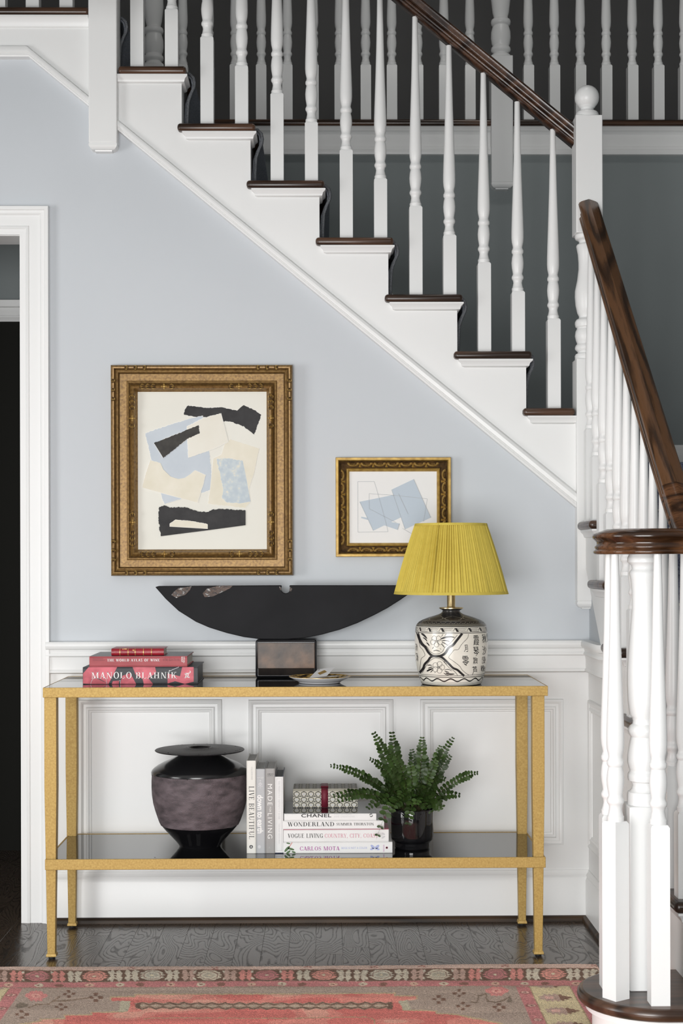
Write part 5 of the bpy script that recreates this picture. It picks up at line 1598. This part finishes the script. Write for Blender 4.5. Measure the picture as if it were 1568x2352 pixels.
# ------------------------------------------------------------------ potted fern
pf = on(946.5, 1955, SHELF)
PC_ = Vector((at(946.5, 1900, pf.y + .054).x, pf.y + .054, SHELF + .0003))
pk = (PC_.y + 5) / F
pz = lambda y: PC_.z + (1950.5 - y) * pk
FERN = thing('potted_fern', 'button fern with dark round leaflets in a glossy black pot', 'plant', PC_)
w = MB(); w.lathe([(r * pk, pz(y)) for r, y in [(0, 1950.5), (38, 1950.5), (40, 1948.5), (40.5, 1945), (40.5, 1937), (41.5, 1934.5), (44.5, 1932.5), (47.5, 1929), (48.5, 1922), (49.2, 1880), (49.4, 1861), (48.5, 1859.5), (46.8, 1861), (46.5, 1872), (0, 1874)]], (PC_.x, PC_.y, 0), 64, cap=False)
POT = obj('pot', w, M['blackglaze'], FERN, ang=45)
w = MB(); w.lathe([(0, pz(1866)), (.03, pz(1866.5)), (.060, pz(1869))], (PC_.x, PC_.y, 0), 24, cap=False)
obj('soil', w, noisy('dark_potting_soil', [(.3, (.012, .008, .006)), (.7, (.04, .028, .02))], 200, .95, bump=.5), FERN)
LEAFM = noisy('dark_fern_green', [(.3, (.016, .034, .007)), (.7, (.036, .066, .014))], 30, .42, spec=.32)
nt, bs, new, link = nodes(LEAFM)
oi = new('ShaderNodeObjectInfo'); hs = new('ShaderNodeHueSaturation')
mr = new('ShaderNodeMapRange'); mr.inputs[3].default_value = .65; mr.inputs[4].default_value = 1.7
link(oi.outputs['Random'], mr.inputs[0]); link(mr.outputs[0], hs.inputs['Value'])
src = bs.inputs['Base Color'].links[0].from_socket
link(src, hs.inputs['Color']); link(hs.outputs[0], bs.inputs['Base Color'])
STEMM = mat('brown_green_stem', (.045, .040, .014), .6)
L_ = MB()
vsl = []
for t_, wd in ((0, .05), (.12, .22), (.34, .33), (.62, .34), (.86, .22), (1, .04)):
    for s_ in (-1, 0, 1):
        vsl.append((t_, s_ * wd, (abs(s_) * .10 * wd * 2 - .10 * t_ * t_)))
L_.add(vsl, [f for i in range(5) for f in ((i * 3, i * 3 + 1, i * 3 + 4, i * 3 + 3), (i * 3 + 1, i * 3 + 2, i * 3 + 5, i * 3 + 4))])
l0 = obj('leaflet', L_, LEAFM, None, ang=80); LME = l0.data; bpy.data.objects.remove(l0)
rf = random.Random(11)
count = [0]
def frond(tip, base_off, lift, size, single, droop=0.0, n_=None):
    base = PC_ + Vector((base_off[0], base_off[1], pz(1866) - PC_.z))
    tip = Vector(tip)
    mid = base.lerp(tip, .5) + Vector((rf.uniform(-.02, .02), rf.uniform(-.02, .02), lift * rf.uniform(.8, 1.5)))
    L0 = (tip - base).length
    N = 22
    pts_ = [base * (1 - t_) ** 2 + mid * 2 * t_ * (1 - t_) + tip * t_ * t_ for t_ in [i / N for i in range(N + 1)]]
    w = MB(); w.tube(pts_, [.0011 * (1.15 - i / N) for i in range(N + 1)], 5)
    fo = obj('frond', w, STEMM, FERN)
    step = .0158
    n_ = max(6, int(L0 * 1.12 / step))
    jm = MB()
    for i in range(n_):
        t_ = .22 + .78 * (i + .5) / n_
        p = base * (1 - t_) ** 2 + mid * 2 * t_ * (1 - t_) + tip * t_ * t_
        tg = ((mid - base) * 2 * (1 - t_) + (tip - mid) * 2 * t_).normalized()
        sd = tg.cross(Vector((0, -.75, .65)))
        if sd.length < .2: sd = tg.cross(Vector((1, 0, 0)))
        sd.normalize()
        up_ = sd.cross(tg).normalized()
        k = size * (1.0 if t_ < .75 else 1.0 - (t_ - .75) / .25 * .6) * rf.uniform(.85, 1.15)
        for s_ in (-1, 1):
            d = (sd * s_ + tg * rf.uniform(.15, .5) + up_ * rf.uniform(-.25, .35)).normalized()
            nrm_ = (up_ + Vector((rf.uniform(-.6, .6), rf.uniform(-.7, .1), rf.uniform(-.3, .5)))).normalized()
            y_ = nrm_.cross(d).normalized(); z_ = d.cross(y_)
            mt = Matrix((d, y_, z_)).transposed() * k
            if single:
                o = bpy.data.objects.new('leaflet', LME); COL.objects.link(o); o.parent = fo
                m4 = mt.to_4x4(); m4.translation = p - PC_
                o.matrix_local = m4
                count[0] += 1
            else:
                jm.add([tuple(mt @ Vector(v) + p) for v in vsl], [tuple(f.vertices) for f in LME.polygons])
    if not single:
        tag(obj('leaflets', jm, LEAFM, fo, ang=80), kind='stuff')
    return fo
tips = [((857, 1682), -.02, .02, 1), ((899, 1680), .0, .01, 1), ((969, 1692), -.03, .02, 1), ((1042, 1693), .02, .02, 1), ((1098, 1775), .0, .035, 1), ((1058, 1826), .02, .035, 1), ((757, 1758), -.02, .05, 1), ((763, 1829), -.04, .06, 1),
        ((775, 1842), -.10, .075, 1), ((864, 1928), -.118, .10, 1), ((936, 1899), -.10, .08, 1), ((848, 1742), -.05, .03, 1), ((1012, 1712), .03, .02, 0), ((1018, 1858), -.05, .06, 0), ((1022, 1790), -.06, .05, 0), ((945, 1720), .05, .02, 0), ((842, 1858), -.10, .06, 0),
        ((1003, 1745), -.07, .03, 0), ((905, 1730), -.08, .03, 0), ((875, 1760), .03, .03, 0), ((1000, 1830), -.09, .05, 0), ((900, 1865), -.11, .08, 0), ((968, 1790), -.10, .05, 0), ((930, 1785), -.10, .04, 0), ((975, 1735), -.02, .02, 0), ((880, 1815), -.09, .05, 0),
        ((955, 1850), -.11, .07, 0), ((1015, 1768), .05, .03, 0), ((985, 1815), -.08, .045, 0), ((915, 1835), -.10, .06, 0), ((890, 1720), -.03, .02, 0), ((1035, 1735), .0, .03, 0), ((830, 1785), -.02, .045, 0), ((940, 1750), -.05, .03, 0), ((993, 1870), -.06, .06, 0), ((960, 1810), -.11, .05, 0),
        ((925, 1760), .0, .02, 0), ((1000, 1780), -.02, .03, 0), ((870, 1840), -.07, .06, 0), ((945, 1830), -.09, .05, 0), ((905, 1790), -.06, .04, 0), ((975, 1850), -.085, .06, 0), ((1005, 1800), -.05, .045, 0), ((900, 1770), -.02, .03, 0), ((955, 1775), -.03, .03, 0), ((880, 1790), -.05, .05, 0), ((985, 1760), -.06, .03, 0)]
for i in range(9):
    tips.append(((rf.uniform(872, 1015), rf.uniform(1735, 1868)), rf.uniform(-.11, .03), rf.uniform(.02, .06), 0))
for (tx, ty), dy, lf, sg in tips:
    tp = at(tx, ty, PC_.y + dy)
    an = math.atan2(dy - .0, tp.x - PC_.x)
    frond(tp, (.03 * math.cos(an) * rf.uniform(.4, 1), .03 * math.sin(an)), lf, rf.uniform(.0165, .0205), bool(sg))
# ------------------------------------------------------------------ worn oriental rug: knots coloured one by one on a fine grid
RX0, RX1, RY1 = -1.125, .80, -.578
xs = np.arange(RX0, RX1 + .001, .0033)
ys = np.concatenate([np.arange(RY1, -1.17, -.0030), np.arange(-1.17, -2.1, -.009)])
X, Y = np.meshgrid(xs, ys)
rng = np.random.default_rng(4)
def vnoise(sx, sy, seed):                      # smooth value noise on the rug
    g = np.random.default_rng(seed).random((64, 64))
    a = (X - RX0) / sx; b = (RY1 - Y) / sy
    i, j = np.floor(a).astype(int), np.floor(b).astype(int)
    fa, fb = a - i, b - j
    fa = fa * fa * (3 - 2 * fa); fb = fb * fb * (3 - 2 * fb)
    G = lambda p, q: g[q % 64, p % 64]
    return (G(i, j) * (1 - fa) + G(i + 1, j) * fa) * (1 - fb) + (G(i, j + 1) * (1 - fa) + G(i + 1, j + 1) * fa) * fb
# drawing coordinates: the figure is set out on a slanted drafting grid (px across, py down) over the rug plane
dep = Y + 5.0
jx = (vnoise(.012, .012, 1) - .5) * 3.2; jy = (vnoise(.012, .012, 2) - .5) * 1.8
wv = (vnoise(.35, .5, 9) - .5) * 5
xr_, yr_ = X * R0.x, X * R0.y
pxm_ = 784 + F * (X * RT.x + dep * RT.y + (.008 - 1.2) * RT.z) / (X * FW.x + dep * FW.y)
pym_ = 1285 - F * (X * UP.x + dep * UP.y + (.008 - 1.2) * UP.z) / (X * FW.x + dep * FW.y)
PXg, PYg = pxm_ + jx, pym_ + jy + wv * .5 + (pxm_ - 700) * .003
s2l = lambda c: tuple(((q / 255 + .055) / 1.055) ** 2.4 if q > 10 else q / 3294 for q in c)
C = np.zeros(X.shape + (3,))
def fill(mask, c): C[mask] = s2l(c)
def inpoly(poly):
    m = np.zeros(X.shape, bool)
    n = len(poly)
    for i in range(n):
        (xa, ya), (xb, yb) = poly[i], poly[(i + 1) % n]
        if ya == yb: continue
        cnd = ((PYg < ya) != (PYg < yb)) & (PXg < xa + (PYg - ya) / (yb - ya) * (xb - xa))
        m ^= cnd
    return m
def ell(cx, cy, rx, ry): return ((PXg - cx) / rx) ** 2 + ((PYg - cy) / ry) ** 2 < 1
def seg(pts, wd):
    m = np.zeros(X.shape, bool)
    for (xa, ya), (xb, yb) in zip(pts[:-1], pts[1:]):
        dx, dy = xb - xa, yb - ya
        t = np.clip(((PXg - xa) * dx + (PYg - ya) * dy) / (dx * dx + dy * dy), 0, 1)
        m |= (PXg - xa - t * dx) ** 2 + ((PYg - ya - t * dy) * 1.3) ** 2 < wd * wd
    return m
FIELD, BRN, PNK, PALE, CREAM, REDC, ROSEC = (152, 134, 122), (84, 55, 38), (176, 98, 102), (186, 180, 164), (188, 174, 132), (196, 84, 78), (192, 112, 108)
fill(np.ones(X.shape, bool), FIELD)
# red centre with stepped ends
red = [(-300, 2440), (40, 2352), (95, 2343), (95, 2340), (150, 2339), (150, 2331), (212, 2330), (212, 2325), (290, 2324), (300, 2299), (256, 2298), (256, 2290), (312, 2289), (312, 2284), (905, 2282), (905, 2288), (955, 2289), (955, 2298), (915, 2299), (925, 2321), (1000, 2323), (1000, 2329), (1045, 2331), (1100, 2342), (1150, 2352), (1500, 2440), (1500, 3600), (-300, 3600)]
m = inpoly(red)
m2 = inpoly([(x + (3.5 if x > 600 else -3.5), y - 2.6) for x, y in red])
fill(m2, (172, 150, 112)); fill(m, REDC)
wr = vnoise(.10, .06, 5)
fill(m & (wr > .52), (204, 110, 98)); fill(m & (wr > .72), (208, 138, 120))
fill(inpoly([(278, 2298), (300, 2297), (294, 2322), (272, 2323)]), (168, 162, 138)); fill(inpoly([(915, 2299), (935, 2298), (944, 2319), (926, 2320)]), (168, 162, 138))
fill(seg([(330, 2340), (345, 2338), (840, 2336), (860, 2342), (862, 2360)], 1.2), (160, 130, 95))
# chain of lozenges
per = 32.0
ph = ((PXg - 310) / per) % 1.0
tri = np.abs(ph - .5) * 2
yc = 2309.0
chain = (PXg > 310) & (PXg < 900)
ad = np.abs(PYg - yc)
fill(chain & (ad < 5.5 + 3.5 * (1 - tri)), (150, 122, 104))
fill(chain & (np.abs(ad - (2.0 + 5.5 * (1 - tri))) < 1.5), (92, 66, 48))
fill(chain & (ad < 2.4 * (1 - tri)), (170, 150, 130))
fill(inpoly([(310, 2305), (322, 2302), (322, 2316), (310, 2313)]) | inpoly([(890, 2302), (902, 2304), (902, 2314), (890, 2317)]), BRN)
# corner sprays
def cross(cx, cy, s):
    for dx, dy in ((-1, 0), (1, 0), (0, -1), (0, 1)):
        fill((np.abs(PXg - cx - dx * s) < s * .42) & (np.abs(PYg - cy - dy * s * .62) < s * .27), (98, 62, 44))
for cx, cy, s in ((158, 2281, 10), (220, 2289, 11), (140, 2311, 10), (50, 2327, 11), (1007, 2296, 11), (1054, 2282, 10), (1063, 2311, 11), (1146, 2314, 11)):
    cross(cx, cy, s)
fill(seg([(65, 2312), (85, 2304), (112, 2303), (122, 2296), (138, 2286)], 1.5) | seg([(112, 2303), (122, 2297), (150, 2296), (170, 2294), (205, 2290)], 1.5), (112, 90, 70))
fill(seg([(1080, 2302), (1096, 2303), (1098, 2287), (1115, 2284), (1120, 2300), (1140, 2302), (1160, 2296), (1172, 2288)], 1.6), (100, 82, 64))
fill(inpoly([(33, 2308), (45, 2298), (66, 2304), (60, 2310), (40, 2313)]) | inpoly([(1160, 2302), (1172, 2288), (1178, 2298), (1174, 2303)]), (104, 92, 78))
for cx, cy in ((83, 2285), (1140, 2277)):
    an = np.arctan2(PYg - cy, PXg - cx)
    rr_ = 1 + .22 * np.cos(8 * an)
    fill(((PXg - cx) / 24) ** 2 + ((PYg - cy) / 11) ** 2 < rr_, (196, 112, 110)); fill(ell(cx, cy, 11, 5), (206, 140, 130)); fill(ell(cx, cy, 4, 2), (180, 92, 92))
# upper border bands
vb = PYg
fill(vb < 2267, PNK); fill((vb > 2265.6) & (vb < 2267.4), (140, 120, 104))
for i in range(-8, 26):
    cx = 20 + i * 62 + 9 * math.sin(i * 2.1)
    col = [(190, 150, 130), (186, 172, 150), (120, 70, 60)][i % 3]
    fill(ell(cx, 2260.5, 10, 4.2), col); fill(ell(cx, 2260.5, 3, 1.4), (110, 60, 52))
fill(vb < 2253.5, (110, 84, 68)); fill(vb < 2252, BRN)
for i in range(-4, 13):
    cx = 86 + i * 131.5
    c = [(176, 98, 104), (200, 124, 112), (178, 174, 158), (184, 176, 156)][i % 4]
    ad = np.abs(PXg - cx); ay = np.abs(PYg - 2239.5)
    fill((ad < 26 + 4 * np.sin(PYg * 1.3)) & (ay < 11 - np.maximum(0, ad - 12) * .42), c)
    fill((np.abs((ad / 20) ** 2 + (ay / 8.6) ** 2 - 1) < .13), (120, 84, 70))
    fill(((ad / 13) ** 2 + (ay / 5) ** 2 < 1 + .3 * np.cos(6 * np.arctan2(PYg - 2239.5, PXg - cx))), tuple(int(q * .88) for q in c)); fill(ell(cx, 2239.5, 4, 2), (188, 178, 150))
    fill((np.abs(ad - 33) < 3) & (np.abs(ay - 8 + (ad - 33) * .4) < 2.2), PALE)
    for dx in (48, 84):
        cc = [(196, 116, 108), (184, 176, 158), (184, 176, 158), (172, 140, 128)][(i + (dx > 60)) % 4]
        for sx in (-8, 8):
            for sy in (-5.5, 5.5):
                x0, y0 = cx + dx + sx, 2239.5 + sy
                fill((np.abs(PXg - x0) / 8.2 + np.abs(PYg - y0) / 9.5 < .95) | ((np.abs(PXg - x0) < 6) & (np.abs(PYg - y0) < 2.2)), cc)
        fill((np.abs(PXg - cx - dx) < 13) & (ay < 1.1), cc)
fill(vb < 2227.5, (120, 88, 70)); fill(vb < 2226, (188, 160, 148))
for cx, cy in ((300, 2219), (492, 2223), (706, 2218), (860, 2219), (968, 2218), (1160, 2219), (1365, 2219)):
    for dx, dy in ((-6, -2), (6, -2), (-6, 3), (6, 3), (0, 1)): fill(ell(cx + dx, cy + dy, 3.2, 1.6), (150, 92, 84))
# side borders
def side(sgn, x0):
    D = sgn * (X - x0) + jx * .001
    below = vb > 2267
    fill(below & (D > 0), PNK)
    fill(below & (D > .038) & (D < .150), CREAM)
    fill(below & (D > .150) & (D < .196), (174, 96, 104))
    b4 = (D > .196)
    fill((vb > 2254) & b4, (180, 172, 154)); fill((vb > 2254) & b4 & (vnoise(.03, .03, 6) > .55), BRN)
    fill((vb > 2227) & (D > .262), (188, 160, 148))
    fill(below & ((np.abs(D - .038) < .002) | (np.abs(D - .150) < .002)), (140, 120, 84))
    for k in range(14):
        yc = -.795 - .122 * k
        u = (D - .05) / .092; v = np.abs(Y + jy * .0006 - yc) / .034
        body = (u > 0) & (u < 1) & (v < np.minimum(1, np.minimum(.35 + u * 3.2, (1 - u) * 2.6)) * (.86 + .14 * np.sign(np.sin(u * 40))))
        fill(below & body, (160, 132, 120)); fill(below & body & (u > .6), (104, 68, 48)); fill(below & body & (np.abs(u - .3) < .12) & (v < .35), (196, 150, 140))
        fill(below & (np.abs(D - .045) < .008) & (np.abs(Y - yc) < .010), CREAM)
        for dd in (.019, .173):
            r_ = np.hypot(D - dd, Y - yc - .05)
            fill(below & (r_ < .013), (196, 150, 140)); fill(below & (r_ < .005), (96, 50, 44)); fill(below & (np.abs(r_ - .013) < .002), (130, 60, 60))
side(1, .530); side(-1, -.843)
# fading, streaks along the weft and knot-by-knot flecks
fade = .86 + .30 * vnoise(.25, .02, 7) + .12 * (vnoise(.05, .05, 8) - .5)
C *= fade[..., None]
C *= (1 + .20 * (rng.random(X.shape) - .5))[..., None]
gr = C.mean(axis=2, keepdims=True)
C = np.clip(C * .70 + gr * .15 + np.array([.56, .46, .40]) * .13, 0, 1) * 1.62
Zr = .0075 + .0012 * (rng.random(X.shape) - .5) + .002 * (vnoise(.20, .06, 12) - .5)
edge = np.minimum(np.minimum(X - RX0, RX1 - X), RY1 - Y)
Zr = np.where(edge < .003, .0035, Zr)
Xw = X.copy(); Yw = Y + (.010 * (vnoise(.30, 9, 13) - .5)) * np.exp(-(RY1 - Y) / .05)
ny_, nx_c = X.shape
V = np.stack([Xw, Yw, Zr], -1).reshape(-1, 3)
idx = np.arange(ny_ * nx_c).reshape(ny_, nx_c)
Q = np.stack([idx[:-1, :-1], idx[1:, :-1], idx[1:, 1:], idx[:-1, 1:]], -1).reshape(-1, 4)
# turned-down rim so the rug has thickness
rim = np.concatenate([idx[0, :], idx[1:, -1], idx[-1, -2::-1], idx[-2:0:-1, 0]])
VB = V[rim].copy(); VB[:, 2] = .0008
nb = len(V)
rq = np.array([[rim[i], rim[(i + 1) % len(rim)], nb + (i + 1) % len(rim), nb + i] for i in range(len(rim))])
V = np.concatenate([V, VB]); Qa = np.concatenate([Q, rq])
fc = V[Qa].mean(axis=1)                        # the rug is cut round the foot of the bottom step
cut = (np.hypot(fc[:, 0] - cx_, fc[:, 1] - cy_) < cr - .031) | ((fc[:, 0] > cx_) & (np.abs(fc[:, 1] - cy_) < cr - .031))
Qa = Qa[~cut]
me = bpy.data.meshes.new('rug')
me.vertices.add(len(V)); me.vertices.foreach_set('co', V.astype(np.float32).ravel())
me.loops.add(len(Qa) * 4); me.loops.foreach_set('vertex_index', Qa.astype(np.int32).ravel())
me.polygons.add(len(Qa)); me.polygons.foreach_set('loop_start', np.arange(0, len(Qa) * 4, 4, dtype=np.int32))
me.update(calc_edges=True)
ca_ = me.color_attributes.new('knots', 'FLOAT_COLOR', 'POINT')
Cf = np.concatenate([C.reshape(-1, 3), C.reshape(-1, 3)[rim]])
ca_.data.foreach_set('color', np.concatenate([Cf, np.ones((len(Cf), 1))], 1).astype(np.float32).ravel())
me.shade_smooth()
RUGM = mat('worn_knotted_wool', (.4, .2, .2), .95, 0, .1)
nt, bs, new, link = nodes(RUGM)
va = new('ShaderNodeVertexColor'); va.layer_name = 'knots'
tc = new('ShaderNodeTexCoord'); mp = new('ShaderNodeMapping'); mp.inputs['Scale'].default_value = (.55, 1, 1)
link(tc.outputs['Object'], mp.inputs[0])
nz = new('ShaderNodeTexNoise'); nz.inputs['Scale'].default_value = 620; nz.inputs['Detail'].default_value = 3
link(mp.outputs[0], nz.inputs['Vector'])
r_ = ramp(nt, [(.32, (.48, .47, .46)), (.68, (1.42, 1.40, 1.36))]); link(nz.outputs['Fac'], r_.inputs[0])
mxx = new('ShaderNodeMix'); mxx.data_type = 'RGBA'; mxx.blend_type = 'MULTIPLY'; mxx.inputs[0].default_value = 1
link(va.outputs['Color'], mxx.inputs[6]); link(r_.outputs[0], mxx.inputs[7]); link(mxx.outputs[2], bs.inputs['Base Color'])
bp = new('ShaderNodeBump'); bp.inputs['Strength'].default_value = .5; bp.inputs['Distance'].default_value = .002
link(nz.outputs['Fac'], bp.inputs['Height']); link(bp.outputs[0], bs.inputs['Normal'])
me.materials.append(RUGM)
RUG = bpy.data.objects.new('rug', me); COL.objects.link(RUG)
tag(RUG, 'worn red and brown oriental rug lying on the dark oak floor', 'rug')
